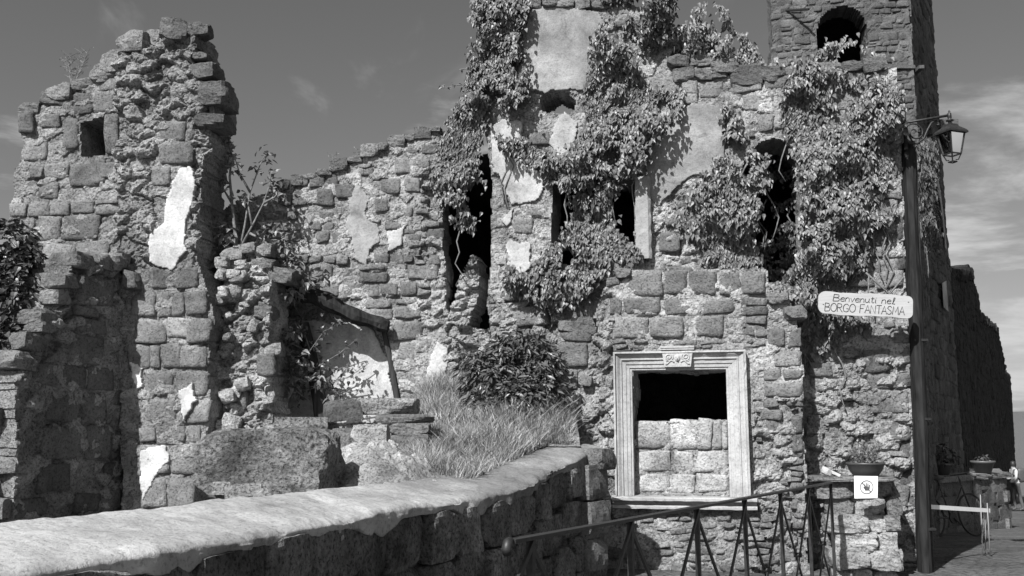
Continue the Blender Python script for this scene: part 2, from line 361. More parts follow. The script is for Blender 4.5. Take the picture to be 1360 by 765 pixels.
def build_wall(root, pl, outline, holes=(), thick=0.6, res=0.016, seed=1, offs=(), rough=(), plaster=(), zones=(), explicit=(), nostone=(),
               core_mat=None, stone_mat=None, relief=1.0, rough0=0.35, wob=0.05, cap=None, core_name='rubble_core', px=True, limit=300, bulge=0.05, core_tone=1.0):
    T = pl.poly if px else (lambda q: [tuple(p) for p in q])
    outl = T(outline); hol = [T(h) for h in holes]; offs = [(T(p), w) for p, w in offs]; rgh = [T(p) for p in rough]
    pla = [(T(p), t, w) for p, t, w in plaster]; nos = [T(p) for p in nostone]; o = root_of(root)
    def wb(u, v, k=0, a=0.04): return u+a*fbm(u, v, None, 6, 3, seed+70+k), v+a*fbm(u, v, None, 6, 3, seed+90+k)
    def wfield(u, v):
        u = np.asarray(u, float); v = np.asarray(v, float); w = bulge*fbm(u, v, None, 0.8, 3, seed+1); a, b = wb(u, v)
        for p, d in offs: w = w+d*inpoly(a, b, p)
        return w
    def core(u, v):
        w = wfield(u, v); a, b = wb(u, v, 3, 0.06); r = np.full(u.shape, rough0)
        for p in rgh: r = np.where(inpoly(a, b, p), 1.0, r)
        for p, t, d in pla: r = np.where(inpoly(u, v, p), 0.1, r)
        wu = u+0.05*fbm(u, v, None, 5, 3, seed+31); wv = v+0.05*fbm(u, v, None, 5, 3, seed+37)
        f1, f2, c = worley(wu*0.85, wv*1.2, 6.5, seed); g1, g2, e = worley(wu, wv*1.15, 15, seed+9)
        d1 = np.clip((f2-f1)*3, 0, 1); d2 = np.clip((g2-g1)*2.5, 0, 1)
        w = w+relief*r*(0.075*(c-0.55)+0.05*d1*c+0.03*d2*e-0.03)+relief*0.002+relief*(0.012*fbm(u, v, None, 20, 3, seed+5)+0.03*r*fbm(u, v, None, 3, 3, seed+6))
        return w
    def tone(u, v):
        wu = u+0.05*fbm(u, v, None, 5, 3, seed+31); wv = v+0.05*fbm(u, v, None, 5, 3, seed+37)
        f1, f2, c = worley(wu*0.85, wv*1.2, 6.5, seed); return core_tone*(0.78+0.44*c+0.12*fbm(u, v, None, 2, 3, seed+8))
    us, vs_, m = grid_mask(pl, outl, hol, res, seed, wob)
    V, F, t = sheet(pl, us, vs_, m, core, tone, thick, seed, step=max(0.07, res*2))
    mk(core_name, V, F, core_mat or M_CORE, root, o, t, smooth=False)
    for i, (p, tn, d) in enumerate(pla):
        a, b, pm = grid_mask(pl, p, hol, min(res, 0.014), seed+200+i*7, 0.085)
        V, F, t = sheet(pl, a, b, pm, lambda u, v: wfield(u, v)+d+0.006*fbm(u, v, None, 3, 3, seed+i), lambda u, v: tn*(1+0.22*fbm(u, v, None, 3, 5, seed+i+4, .6)), 0.06, seed, step=0.03, jit=0.008)
        mk('plaster_patch', V, F, M_PLASTER, root, o, t)
    geos = []; blocked = nos+[p for p, _, _ in pla]; rr = random.Random(seed*13+5)
    def ok(q, zone):
        q = np.array(q); c = q.mean(0); s = np.concatenate([c+(q-c)*0.82, [c]]); i = inpoly(s[:, 0], s[:, 1], outl)
        if zone is not None: i &= inpoly(s[:, 0], s[:, 1], zone)
        for h in hol+blocked: i &= ~inpoly(s[:, 0], s[:, 1], h)
        return i.all()
    ex = []
    for e in explicit:
        x0, y0, x1, y1 = e[:4]; q = pl.poly([(x0, y1), (x1, y1), (x1, y0), (x0, y0)]); tn = e[4] if len(e) > 4 else rr.uniform(0.8, 1.1); pr = e[5] if len(e) > 5 else rr.uniform(0.01, 0.034)
        geos.append((q, tn, pr)); ex.append(q)
    exb = np.array([[np.array(q).min(0), np.array(q).max(0)] for q in ex]) if ex else np.zeros((0, 2, 2))
    for zpoly, z in zones:
        zp = T(zpoly) if zpoly else None; b = np.array(zp or outl); u0, v0 = b.min(0); u1, v1 = b.max(0); v = v0-rr.uniform(0, 0.1)
        while v < v1:
            h = rr.uniform(*z.get('h', (0.15, 0.3))); u = u0-rr.uniform(0, 0.3); sl = rr.uniform(-0.012, 0.012)
            while u < u1:
                wd = h*rr.uniform(*z.get('asp', (0.9, 1.9))); g = z.get('gap', 0.011); x = rr.random()
                cells = []
                if x < z.get('skip', 0.12): pass
                elif x < z.get('skip', 0.12)+z.get('split', 0.18):
                    f = rr.uniform(0.35, 0.65); cells = [(u, v, u+wd, v+h*f), (u, v+h*f, u+wd*rr.uniform(0.6, 1), v+h)]
                else:
                    s = rr.uniform(0, 0.035); cells = [(u, v+s*rr.random(), u+wd, v+h-s*rr.random())]
                for c0, c1, c2, c3 in cells:
                    dv = sl*(c0-u0); q = [(c0+g, c1+g+dv), (c2-g, c1+g+dv), (c2-g, c3-g+dv), (c0+g, c3-g+dv)]
                    if not ok(q, zp): continue
                    if len(exb):
                        hit = (exb[:, 0, 0] < c2-0.03) & (exb[:, 1, 0] > c0+0.03) & (exb[:, 0, 1] < c3-0.03+dv) & (exb[:, 1, 1] > c1+0.03+dv)
                        if hit.any(): continue
                    geos.append((q, rr.uniform(*z.get('tone', (0.72, 1.15))), rr.uniform(*z.get('proud', (0.006, 0.036)))))
                u += wd
            v += h
    sm = stone_mat or M_STONE; area = [abs((q[2][0]-q[0][0])*(q[2][1]-q[0][1])) for q, _, _ in geos]; order = np.argsort(area)[::-1]
    rest = [[], [], []]; n = 0
    for rank, k in enumerate(order):
        q, tn, pr = geos[k]; c = np.array(q).mean(0); w0 = float(wfield(c[:1], c[1:])[0]); V, F = stone_geo(pl, q, w0, pr, seed*1000+int(k))
        if rank < limit: mk('stone', V, F, sm, root, V.mean(0), tn)
        else: rest[0].append(V); rest[1].append(F+n); rest[2].append(np.full(len(V), tn)); n += len(V)
    if rest[0]: mk('small_stones', np.concatenate(rest[0]), np.concatenate(rest[1]), sm, root, o, np.concatenate(rest[2]), kind='stuff')
    for line, (smin, smax), tr in (cap or []):
        L = T(line); k = 0
        for (ua, va), (ub, vb) in zip(L[:-1], L[1:]):
            ln = math.hypot(ub-ua, vb-va); s = 0
            while s < ln:
                d = rr.uniform(smin, smax); f = (s+d/2)/max(ln, d); hgt = d*rr.uniform(0.45, 0.8); uu, vv = ua+(ub-ua)*f, va+(vb-va)*f
                dep = min(thick*0.85, d*rr.uniform(1.0, 1.6)); c = pl.p(uu, vv+hgt*0.08, float(wfield([uu], [vv])[0])-dep/2+rr.uniform(0.02, 0.08))
                rock('stone', c, (d*1.05, dep, hgt), seed*77+k+int(uu*50), sm, root, rr.uniform(*tr), rz=pl.a+rr.uniform(-0.15, 0.15), ry=rr.uniform(-0.13, 0.13), sq=0.9, cuts=14, amp=0.16, n=6); s += d; k += 1
    return wfield
# ================================================================== THE SETTING
def smooth01(x): x = np.clip(x, 0, 1); return x*x*(3-2*x)
def ground_z(x, y):
    x = np.asarray(x, float); y = np.asarray(y, float); r = np.hypot(x, y)
    z = 0.2*smooth01((y-5)/4)-0.2*smooth01((y-11)/6)-0.052*np.clip(y-15, 0, 45)
    z = z-75*smooth01((r-60)/500)
    hill = smooth01((r-2500)/4500)*(250+110*fbm(x/1500, y/1500, None, 1.0, 4, 3)); return z+hill*(r > 2500)
def build_ground():
    rr = np.concatenate([np.linspace(0, 30, 121), np.geomspace(30.5, 14000, 110)]); th = np.linspace(-math.pi, math.pi, 241)
    R, T = np.meshgrid(rr, th, indexing='ij'); X, Y = R*np.sin(T), R*np.cos(T); Z = ground_z(X, Y)+0.012*fbm(X, Y, None, 1.5, 3, 4)*(R < 60)
    I = np.arange(X.size).reshape(X.shape); F = np.stack([I[:-1, :-1].ravel(), I[1:, :-1].ravel(), I[1:, 1:].ravel(), I[:-1, 1:].ravel()], -1)
    o = mk('ground', np.stack([X, Y, Z], -1), F[:, ::-1], M_COBBLE); tag(o, 'worn grey paved street sloping down past the castle to far hills', None, kind='structure')
build_ground()

# ---- the long castle wall and its street corner
_c = at(1214, 560, 10.3)
F_PL = Plane(_c.x, _c.y, -12)
castle = thing('ruined_castle_wall', 'tall ruined castle wall with patchy plaster, empty windows and an arched opening', 'castle wall', (1.8, 10.9, 0.1))
f_out = [(650, 820), (650, 520), (648, 440), (651, 330), (653, 230), (641, 160), (634, 100), (636, 40), (640, 2), (700, 4), (760, 2), (830, 0), (880, 20), (893, 60), (886, 82),
         (925, 84), (962, 92), (968, 100), (1000, 98), (1040, 101), (1052, 92), (1120, 90), (1192, 88), (1195, 160), (1199, 250), (1205, 390), (1211, 560), (1216, 650), (1224, 765), (1228, 830)]
H_SOCK = [(716, 150), (718, 128), (735, 119), (756, 122), (766, 134), (762, 148), (742, 152)]
H_WIN = [(733, 350), (733, 240), (790, 236), (843, 240), (843, 350)]
H_ARCH = [(986, 375), (984, 225), (993, 203), (1008, 190), (1026, 184), (1044, 189), (1056, 205), (1062, 230), (1064, 375)]
_zf = dict(h=(0.13, 0.27), asp=(0.9, 1.9), skip=0.16, split=0.22, tone=(0.7, 1.2))
f_w = build_wall(castle, F_PL, f_out, [H_SOCK, H_WIN, H_ARCH, [(825, 478), (985, 478), (985, 590), (825, 590)]], thick=0.62, seed=11,
    rough=[[(1070, 470), (1205, 480), (1212, 640), (1222, 830), (1070, 830)], [(650, 400), (740, 400), (740, 560), (650, 560)], [(870, 280), (905, 250), (935, 345), (872, 345)]],
    plaster=[([(690, 60), (700, 18), (740, 8), (795, 14), (806, 30), (786, 60), (790, 95), (775, 122), (716, 124), (700, 122), (690, 95)], 0.60, 0.035),
             ([(652, 168), (672, 158), (695, 164), (692, 200), (722, 236), (718, 262), (680, 272), (668, 235), (654, 215)], 1.0, 0.03),
             ([(730, 190), (733, 165), (752, 150), (766, 166), (764, 190), (746, 218)], 1.0, 0.03),
             ([(670, 290), (682, 278), (684, 296), (676, 302)], 1.0, 0.03),
             ([(674, 330), (680, 318), (706, 322), (706, 352), (694, 368), (680, 356)], 1.0, 0.03),
             ([(862, 200), (905, 152), (930, 135), (958, 140), (962, 190), (958, 228), (915, 238), (893, 258), (878, 275), (868, 262), (858, 225)], 0.62, 0.035)],
    nostone=[[(690, 0), (800, 0), (790, 130), (690, 130)], [(1075, 470), (1140, 470), (1140, 640), (1075, 640)], [(838, 225), (874, 225), (874, 350), (838, 350)]],
    explicit=[(860, 101, 905, 131, 0.95), (905, 108, 927, 125), (928, 108, 960, 128, 1.1), (906, 126, 925, 138), (985, 165, 1001, 182, .8), (1006, 150, 1027, 174, .9), (1030, 148, 1050, 172, 1.2),
              (968, 124, 985, 142, .85), (986, 126, 1026, 146, 1.1), (1147, 464, 1182, 495, .72, .05), (1153, 496, 1210, 516, .85), (1110, 432, 1140, 448, 1.0), (1144, 436, 1163, 450, 1.1), (1186, 440, 1208, 455, .9),
              (1194, 462, 1209, 484, .8), (1160, 520, 1208, 548, 1.15), (1182, 552, 1210, 585, .8), (1075, 483, 1104, 500, 1.0), (1076, 503, 1096, 520, 1.0)],
    zones=[(None, _zf)],
    cap=[([(886, 84), (925, 82), (958, 90)], (0.14, 0.3), (0.6, 0.95)), ([(968, 102), (1040, 100)], (0.22, 0.36), (0.4, 0.6)), ([(1045, 97), (1172, 89)], (0.16, 0.32), (0.45, 0.9)), ([(690, 8), (805, 6)], (0.15, 0.3), (.6, 1.0)),
         ([(893, 103), (962, 100)], (0.14, 0.25), (0.55, 1.0))])
# the flank of the castle that runs back to the tower, and the dark room behind the openings
_t0 = at(1213, 90, 22.0)
SIDE_PL = Plane(F_PL.x, F_PL.y, math.degrees(math.atan2(_t0.y-F_PL.y, _t0.x-F_PL.x)))
_sl = math.hypot(_t0.y-F_PL.y, _t0.x-F_PL.x)
build_wall(castle, SIDE_PL, [(0.02, -0.6), (_sl, -1.0), (_sl, 5.3), (0.02, 5.45)], thick=0.3, res=0.05, seed=31, px=False, core_name='side_wall', core_mat=M_TOWER, stone_mat=M_TOWER, zones=[(None, dict(h=(0.2, 0.34), asp=(1, 2)))], limit=60, wob=0.02)  # flank takes the darker tower stone, its shade put into the colour
def room():
    m = MB(); u0, u1 = F_PL.hit(665, 400)[0], F_PL.hit(1195, 400)[0]; P = F_PL.p
    c = [P(u0, 0.0, -0.5), P(u1, 0.0, -0.5), P(u1-0.3, 0.0, -3.6), P(u0, 0.0, -3.6)]; zt = 5.0
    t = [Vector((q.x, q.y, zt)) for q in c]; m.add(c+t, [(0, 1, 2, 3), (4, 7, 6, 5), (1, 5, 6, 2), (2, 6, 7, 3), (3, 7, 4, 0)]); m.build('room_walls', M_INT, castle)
room()
# weathered post and drain pipe on the corner
def corner_post():
    t = thing('corner_post', 'weathered dark timber post standing against the castle corner', 'post', tuple(at(1221, 700, 10.25)))
    a, b = at(1202, 190, 10.3), at(1226, 800, 10.2); m = MB(); n = 40
    for k in range(2):
        V = []; F = []
        for i in range(n+1):
            f = i/n; c = a.lerp(b, f)+Vector((0.025+0.012*float(vnoise(i*.23, .5, 0, 3)), -0.02, 0)); w = 0.052+0.010*float(vnoise(i*.31, 2.5, 0, 4))+0.005*float(vnoise(i*1.1, 7.5, 0, 6))
            for dx, dy in ((-w, -.06), (w*.2, -.075), (w, -.05), (w, .06), (-w, .06)): V.append(c+Vector((dx, dy, 0)))
        for i in range(n): F += [(i*5+j, i*5+(j+1) % 5, (i+1)*5+(j+1) % 5, (i+1)*5+j) for j in range(5)]
        F += [(0, 1, 2, 3, 4), tuple(n*5+j for j in (4, 3, 2, 1, 0))]
        if k == 0: m.add(V, F)
    m.build('timber', M_WOOD, t, smooth=False, tone=.6)
    p = MB(); p.tube([a+Vector((.10, .0, -.1)), a.lerp(b, .5)+Vector((.10, .0, 0)), b+Vector((.10, .0, 0))], 0.022, 8); p.build('drain_pipe', M_IRON, t, True)
    for f in (0.45, 0.62, 0.85):
        q = MB(); q.box(a.lerp(b, f)+Vector((.055, -.02, 0)), (.14, .13, .025)); q.build('clamp', M_IRON, t)
corner_post()

# ---- the projecting block with the carved window
B_PL = F_PL.off(0.5)
block = thing('window_bay', 'projecting stone bay holding a carved window half walled up with blocks', 'window bay', tuple(B_PL.p(*map(float, B_PL.hit(905, 760)))))
b_out = [(737, 830), (737, 434), (783, 432), (793, 405), (805, 380), (832, 360), (900, 357), (1020, 359), (1023, 384), (1045, 396), (1062, 425), (1066, 480), (1068, 600), (1072, 700), (1078, 830)]
opening = [(842, 491), (967, 491), (968, 559), (842, 559)]
infill = [(841, 489), (968, 489), (969, 657), (841, 657)]
frame_zone = [(816, 466), (997, 464), (1000, 672), (816, 672)]
b_ex = [(834, 358, 880, 392, .8), (881, 359, 913, 392, .72), (914, 359, 953, 392, .7), (955, 361, 984, 391, .75), (985, 361, 1018, 391, .85),
        (810, 394, 826, 418, .9), (827, 396, 877, 417, .8), (881, 396, 922, 417, .7), (933, 397, 976, 416, .85), (984, 394, 1019, 405, .9), (984, 406, 1019, 417, .8),
        (810, 420, 860, 449, 1.35, .03), (861, 420, 909, 449, .95, .035), (909, 420, 922, 440, .9), (924, 419, 961, 448, .95, .04), (963, 420, 981, 446, .8), (984, 420, 1018, 431, 1.0), (984, 433, 1002, 447, .8), (1004, 433, 1018, 447, 1.),
        (1020, 436, 1044, 460, .72), (1047, 436, 1064, 460, .7), (1022, 464, 1066, 488, 1.0), (1015, 491, 1037, 505, .85), (1040, 491, 1066, 503, .9), (1014, 506, 1067, 527, .95, .04), (1045, 529, 1067, 540, .85), (1014, 531, 1034, 541, .9),
        (1010, 545, 1040, 557, 1.0), (1003, 572, 1012, 588, .9), (1052, 553, 1066, 575, .7), (1053, 577, 1066, 600, .75),
        (738, 436, 782, 451, .9, .03), (738, 453, 779, 486, .9, .04), (739, 489, 766, 517, 1.1, .02), (740, 536, 768, 560, 1.0, .02), (770, 498, 785, 512, .9, .07)]
for k in range(6): b_ex.append((1047+(k % 2)*3, 602+k*8, 1066, 608+k*8, .85, .04))
b_in = [(842.5, 559, 889, 597, .82), (890, 556, 926, 599, 1.15), (926, 556, 946, 598, .9), (948, 558, 958, 597, .75), (958, 558, 967, 597, 1.),
        (843, 600, 892, 627, 1.1), (893, 600, 922, 628, 1.1), (924, 599, 967, 627, 1.05), (843, 630, 890, 655, 1.15), (891, 630, 923, 655, 1.1), (924, 630, 967, 655, 1.12)]
b_ex += [(a, b, c, d, t*1.75, .014) for a, b, c, d, t in b_in]
rb = random.Random(3); y = 452.5
while y < 465:                                   # thin tile courses over the lintel
    x = 812+rb.uniform(0, 8)
    while x < 1005:
        w = rb.uniform(9, 24)
        if rb.random() > .15: b_ex.append((x, y, x+w-1, y+4.6, rb.uniform(.8, 1.25), rb.uniform(.01, .03)))
        x += w
    y += 5.6
y = 676
while y < 742:                                   # bricks under the sill
    x = 846+rb.uniform(0, 14)
    while x < 1012:
        w = rb.uniform(14, 24)
        if rb.random() > .22+.4*(x < 880): b_ex.append((x, y, x+w-1.5, y+7.2, rb.uniform(.95, 1.35), rb.uniform(.01, .035)))
        x += w
    y += 8.8
b_w = build_wall(block, B_PL, b_out, [opening], thick=0.55, seed=5, offs=[([(730, 420), (792, 425), (797, 620), (797, 840), (730, 840)], -0.14), (infill, -0.10)],
    rough=[[(785, 400), (815, 385), (818, 700), (785, 700)], [(1000, 530), (1060, 530), (1070, 830), (1000, 830)], [(738, 560), (800, 560), (800, 700), (738, 700)]],
    nostone=[frame_zone, [(790, 400), (812, 400), (818, 700), (790, 700)]], explicit=b_ex, rough0=0.3,
    zones=[([(1000, 540), (1068, 540), (1074, 760), (1000, 760)], dict(h=(.07, .15), asp=(1, 2), skip=.35)), ([(800, 676), (850, 676), (850, 820), (800, 820)], dict(h=(.1, .2), skip=.35)), ([(850, 745), (1075, 745), (1075, 830), (850, 830)], dict(h=(.1, .2), skip=.3)),
           ([(738, 520), (790, 520), (800, 760), (738, 760)], dict(h=(.12, .25), skip=.3))],
    cap=[([(808, 380), (832, 362)], (.12, .2), (.8, 1.1)), ([(1024, 388), (1060, 424)], (.14, .24), (.7, 1.)), ([(738, 434), (785, 432)], (.18, .3), (.8, 1.))], limit=300)
def window_frame():
    fr = mk('window_frame', [(0, 0, 0)]*0 if False else B_PL.pts(*[np.array(v) for v in zip(*[(0, 0, -.3)]*3)]), [(0, 1, 2)], M_LIME, block, root_of(block))
    bpy.data.objects.remove(fr, do_unlink=True)
    q = [B_PL.hit(*p) for p in ((817, 658), (996, 660), (991, 465.5), (817, 468.5))]
    ua, ub = float((q[0][0]+q[3][0])/2), float((q[1][0]+q[2][0])/2); va, vb = float((q[0][1]+q[1][1])/2), float((q[2][1]+q[3][1])/2)
    iu0, iu1 = float(B_PL.hit(841, 580)[0]), float(B_PL.hit(967, 580)[0]); iv1 = float(B_PL.hit(905, 491)[1]); wl, wr, wt = iu0-ua, ub-iu1, vb-iv1
    prof = [(0, -.12), (0, .095), (.10, .10), (.13, .075), (.22, .07), (.36, .045), (.40, .058), (.45, .058), (.47, .04), (.68, .037), (.70, .026), (.88, .024), (.90, .012), (1.0, .012), (1.0, -.30)]
    def piece(name, pts0, pts1, n=26, seed=0):
        """strip swept from one mitred end to the other, with small wear"""
        V = []; F = []; k = len(prof)
        for i in range(n+1):
            f = i/n
            for j, (s, w) in enumerate(prof):
                a, b = pts0(s), pts1(s); u, v = a[0]+(b[0]-a[0])*f, a[1]+(b[1]-a[1])*f
                e = 0.004*float(vnoise(u*14, v*14, w*30, seed))+(-0.012 if w > .09 and vnoise(u*9, v*9, 0, seed+3) > .55 else 0)
                V.append(B_PL.p(u, v, w+.012+e))
        for i in range(n): F += [(i*k+j, i*k+j+1, (i+1)*k+j+1, (i+1)*k+j) for j in range(k-1)]
        o = mk(name, V, F, M_LIME, holder, root_of(block), smooth=False); return o
    holder = bpy.data.objects.new('window_frame', None); COL.objects.link(holder); holder.parent = block; holder.location = (0, 0, 0)
    piece('jamb', lambda s: (ua+s*wl, va), lambda s: (ua+s*wl, vb-s*wt), seed=1)
    piece('jamb', lambda s: (ub-s*wr, vb-s*wt), lambda s: (ub-s*wr, va), seed=2)
    piece('lintel', lambda s: (ua+s*wl, vb-s*wt), lambda s: (ub-s*wr, vb-s*wt), seed=3)
    # outer fillet strip on the right, worn sill with mouldings
    V = []; F = []; sp = [(-.30, .0), (-.02, .0), (.10, -.006), (.118, -.018), (.118, -.040), (.095, -.048), (.045, -.055), (.040, -.082), (.085, -.088), (.092, -.098), (.092, -.118), (.03, -.128), (-.1, -.13)]
    n = 60; u0, u1 = ua-.03, ub+.06; k = len(sp)
    for i in range(n+1):
        u = u0+(u1-u0)*i/n; br = float(np.clip((fbm([u*3.1], [4.4], None, 1, 3, 9)[0]-.02)*4, 0, 1))*(i > 26)
        for w, z in sp: V.append(B_PL.p(u, va+z*1.05+.004*float(vnoise(u*20, z*90, 0, 4)), w-(.05*br if w > .05 and z > -.06 else 0)+.012))
    for i in range(n): F += [(i*k+j, (i+1)*k+j, (i+1)*k+j+1, i*k+j+1) for j in range(k-1)]
    F += [tuple(range(k)), tuple(n*k+j for j in range(k-1, -1, -1))]
    mk('sill', V, F, M_LIME, holder, root_of(block), smooth=False)
    # keystone with a small carved face between scrolls
    c0, c1 = [float(v) for v in B_PL.hit(879, 465)], [float(v) for v in B_PL.hit(921, 465)]; zb = float(B_PL.hit(900, 488)[1]); zt = c0[1]+.015; m = MB(); um = (c0[0]+c1[0])/2; hw = (c1[0]-c0[0])/2
    V = [B_PL.p(um+s*hw*f, z, w) for w in (-.05, .105) for s, z, f in ((-1, zb, .82), (1, zb, .82), (1, zt, 1.0), (-1, zt, 1.0))]
    m.add(V, [(4, 5, 6, 7), (0, 4, 7, 3), (1, 2, 6, 5), (3, 7, 6, 2), (0, 1, 5, 4)])
    for z, h in ((zt+.006, .02), (zt-.018, .012)): m.add([B_PL.p(um+s*hw*1.06, z+e*h/2, w) for w in (0, .122) for s, e in ((-1, -1), (1, -1), (1, 1), (-1, 1))], [(4, 5, 6, 7), (0, 4, 7, 3), (1, 2, 6, 5), (3, 7, 6, 2), (0, 1, 5, 4)])
    ks = m.build('keystone', M_LIME, holder); ks_o = MB(); zc = (zb+zt)/2-.01
    def blob(u, v, r, rw=None, fl=.6):
        rw = rw or r; V = []; F = []; n = 8
        for i in range(5):
            a = math.pi/2*i/4
            for j in range(n): b = 2*math.pi*j/n; V.append(B_PL.p(u+r*math.cos(b)*math.cos(a), v+rw*math.sin(b)*math.cos(a), .104+r*fl*math.sin(a)))
        for i in range(4): F += [(i*n+j, i*n+(j+1) % n, (i+1)*n+(j+1) % n, (i+1)*n+j) for j in range(n)]
        ks_o.add(V, F)
    blob(um, zc, .032, .042); blob(um, zc-.006, .009, .014, 3.4); blob(um-.013, zc+.012, .006, .004, 4); blob(um+.013, zc+.012, .006, .004, 4); blob(um, zc-.024, .012, .004, 2.6)
    for s in (-1, 1):
        pts = []
        for i in range(34): a = i*.33; r = .045*(1-i/40); pts.append(B_PL.p(um+s*(.088+r*math.cos(a+2.4)), zc+.012+r*math.sin(a+2.4), .108))
        ks_o.tube(pts, .0075, 5); ks_o.tube([B_PL.p(um+s*(.035+.018*i), zc-.045+.02*math.sin(i), .108) for i in range(6)], .008, 5)
        for i in range(3): blob(um+s*(.05+.03*i), zc-.03+.03*(i % 2), .013, .009)
    ks_o.build('relief_carving', M_LIME, holder, True)
window_frame()

# ---- middle wall behind the court, with the niche under a beam
_m = at(590, 520, 11.6)
M_PL = Plane(_m.x, _m.y, -4)
mid = thing('courtyard_wall', 'bright stepped-top stone wall behind the fig, with a plastered niche under a beam', 'stone wall', (-2.0, 12.0, 1.2))
m_out = [(250, 700), (250, 300), (300, 275), (330, 264), (366, 253), (372, 243), (412, 235), (440, 224), (470, 216), (488, 206), (498, 196), (530, 186), (560, 176), (582, 171), (586, 210), (588, 300), (592, 400), (600, 440),
         (634, 448), (628, 480), (612, 525), (615, 700)]
niche = [(345, 372), (372, 380), (440, 402), (512, 440), (528, 530), (530, 640), (345, 640)]
m_w = build_wall(mid, M_PL, m_out, [], thick=0.6, seed=21, offs=[(niche, -0.2), ([(555, 445), (640, 445), (615, 700), (545, 700)], 0.1)],
    rough=[[(560, 230), (590, 220), (600, 440), (556, 440)]],
    plaster=[([(380, 440), (400, 418), (440, 428), (470, 424), (505, 452), (512, 490), (526, 535), (523, 560), (345, 560), (352, 480)], .95, 0.03), ([(568, 514), (572, 470), (584, 455), (597, 462), (596, 485), (586, 512), (576, 517)], 1.1, 0.035),
             ([(462, 262), (476, 240), (488, 262), (486, 290), (500, 300), (502, 322), (490, 330), (484, 352), (466, 344), (470, 318), (460, 300)], .66, 0.016), ([(512, 306), (534, 304), (530, 326), (514, 332)], 1.1, .03)],
    explicit=[(392, 233, 409, 249, .72), (411, 231, 430, 249, .7), (432, 230, 448, 246, .72), (388, 252, 410, 274, .8), (420, 252, 443, 274, .72), (445, 244, 470, 264, .75), (371, 259, 386, 274, .8),
              (506, 238, 533, 258, .72), (536, 236, 558, 256, 1.1), (498, 264, 516, 282, .8), (559, 192, 582, 206, .8), (538, 198, 556, 206, .8), (524, 210, 548, 232, 1.0), (549, 212, 570, 224, .9)],
    zones=[([(250, 160), (590, 160), (592, 330), (250, 330)], dict(h=(.12, .22), asp=(1, 2), skip=.14, tone=(.75, 1.2))), ([(250, 330), (600, 330), (640, 440), (640, 700), (520, 700), (250, 700)], dict(h=(.14, .27), asp=(.9, 1.7), skip=.16, tone=(.8, 1.2)))],
    cap=[([(366, 250), (440, 226)], (.1, .2), (.6, 1.)), ([(440, 224), (500, 198), (582, 172)], (.13, .25), (.55, 1.))], nostone=[niche])
# roofed box added behind the gap between the two walls to keep it black
def gap_box():
    m = MB(); u0, u1 = F_PL.hit(520, 400)[0], F_PL.hit(664, 400)[0]; zt = float(F_PL.hit(620, 186)[1]); c = [F_PL.p(float(u0), .6, -.95), F_PL.p(float(u1), .6, -.5), F_PL.p(float(u1), .6, -4.2), F_PL.p(float(u0), .6, -4.2)]
    t = [Vector((q.x, q.y, zt)) for q in c]; m.add(c+t, [(0, 1, 2, 3), (4, 7, 6, 5), (1, 5, 6, 2), (2, 6, 7, 3), (3, 7, 4, 0)]); m.build('gap_box_walls', M_INT, castle)
gap_box()
def jamb_post():
    a, b = [tuple(map(float, F_PL.hit(x, y))) for x, y in ((846, 346), (864, 237))]; m = MB(); n = 14; V = []; F = []
    for i in range(n+1):
        z = a[1]+(b[1]-a[1])*i/n; e = .006*math.sin(i*2.1)
        V += [F_PL.p(u, z, w) for u, w in ((a[0]+e, -.25), (a[0]+e, .10), (a[0]+.05, .12+e), (b[0]-.03, .12), (b[0]+e, .09), (b[0]+e, -.25))]
    for i in range(n): F += [(i*6+j, i*6+j+1, (i+1)*6+j+1, (i+1)*6+j) for j in range(5)]
    F.append(tuple(n*6+j for j in range(6))); m.add(V, F); m.build('window_jamb', M_LIME, castle, tone=.75)
jamb_post()
G2 = F_PL.off(-0.15)
build_wall(castle, G2, [(590, 540), (594, 440), (603, 405), (612, 370), (628, 335), (637, 345), (634, 390), (622, 432), (650, 440), (655, 540)], thick=0.5, seed=43, rough0=1.0, core_name='broken_masonry', relief=1.3, core_tone=1.1)
def beam():
    t = thing('roof_beam', 'dark sagging timber beam lodged over the plastered niche', 'beam', tuple(at(440, 408, 11.75)))
    pts = [(352, 366), (372, 380), (392, 386), (412, 391), (440, 403), (470, 419), (498, 428), (516, 434)]; m = MB(); P = [at(x, y, 11.50) for x, y in pts]; n = 10; V = []; F = []
    Q = []
    for i in range(len(P)-1):
        for f in (0, .25, .5, .75): Q.append(P[i].lerp(P[i+1], f))
    Q.append(P[-1])
    for i, q in enumerate(Q):
        r = (.125-.045*i/len(Q))*(1+.12*math.sin(i*1.3)); 
        for k in range(n):
            a = 2*math.pi*k/n; rr_ = r*(1+.12*float(vnoise(i*.6, k*.9, 0, 5))); sq = 1.0
            V.append(q+Vector((.2*math.sin(a)*rr_, -math.cos(a)*rr_*sq*1.3, math.sin(a)*rr_*sq)))
    for i in range(len(Q)-1): F += [(i*n+k, i*n+(k+1) % n, (i+1)*n+(k+1) % n, (i+1)*n+k) for k in range(n)]
    F += [tuple(range(n))[::-1], tuple((len(Q)-1)*n+k for k in range(n))]; m.add(V, F); m.build('timber', M_WOOD, t, tone=.6)
    p = MB(); p.tube([at(402, 430, 11.74), at(412, 470, 11.73), at(424, 530, 11.72), at(430, 580, 11.7)], [.075, .08, .085, .09], 8); p.build('leaning_prop', M_WOOD, t)
    p = MB(); p.tube([at(509, 436, 11.64), at(519, 480, 11.64), at(528, 532, 11.63), at(531, 600, 11.62)], [.03, .035, .04, .045], 8); p.build('reveal_shade', M_WOOD, t)  # dark reveal at the niche edge, its shade put in as a timber strip
beam()

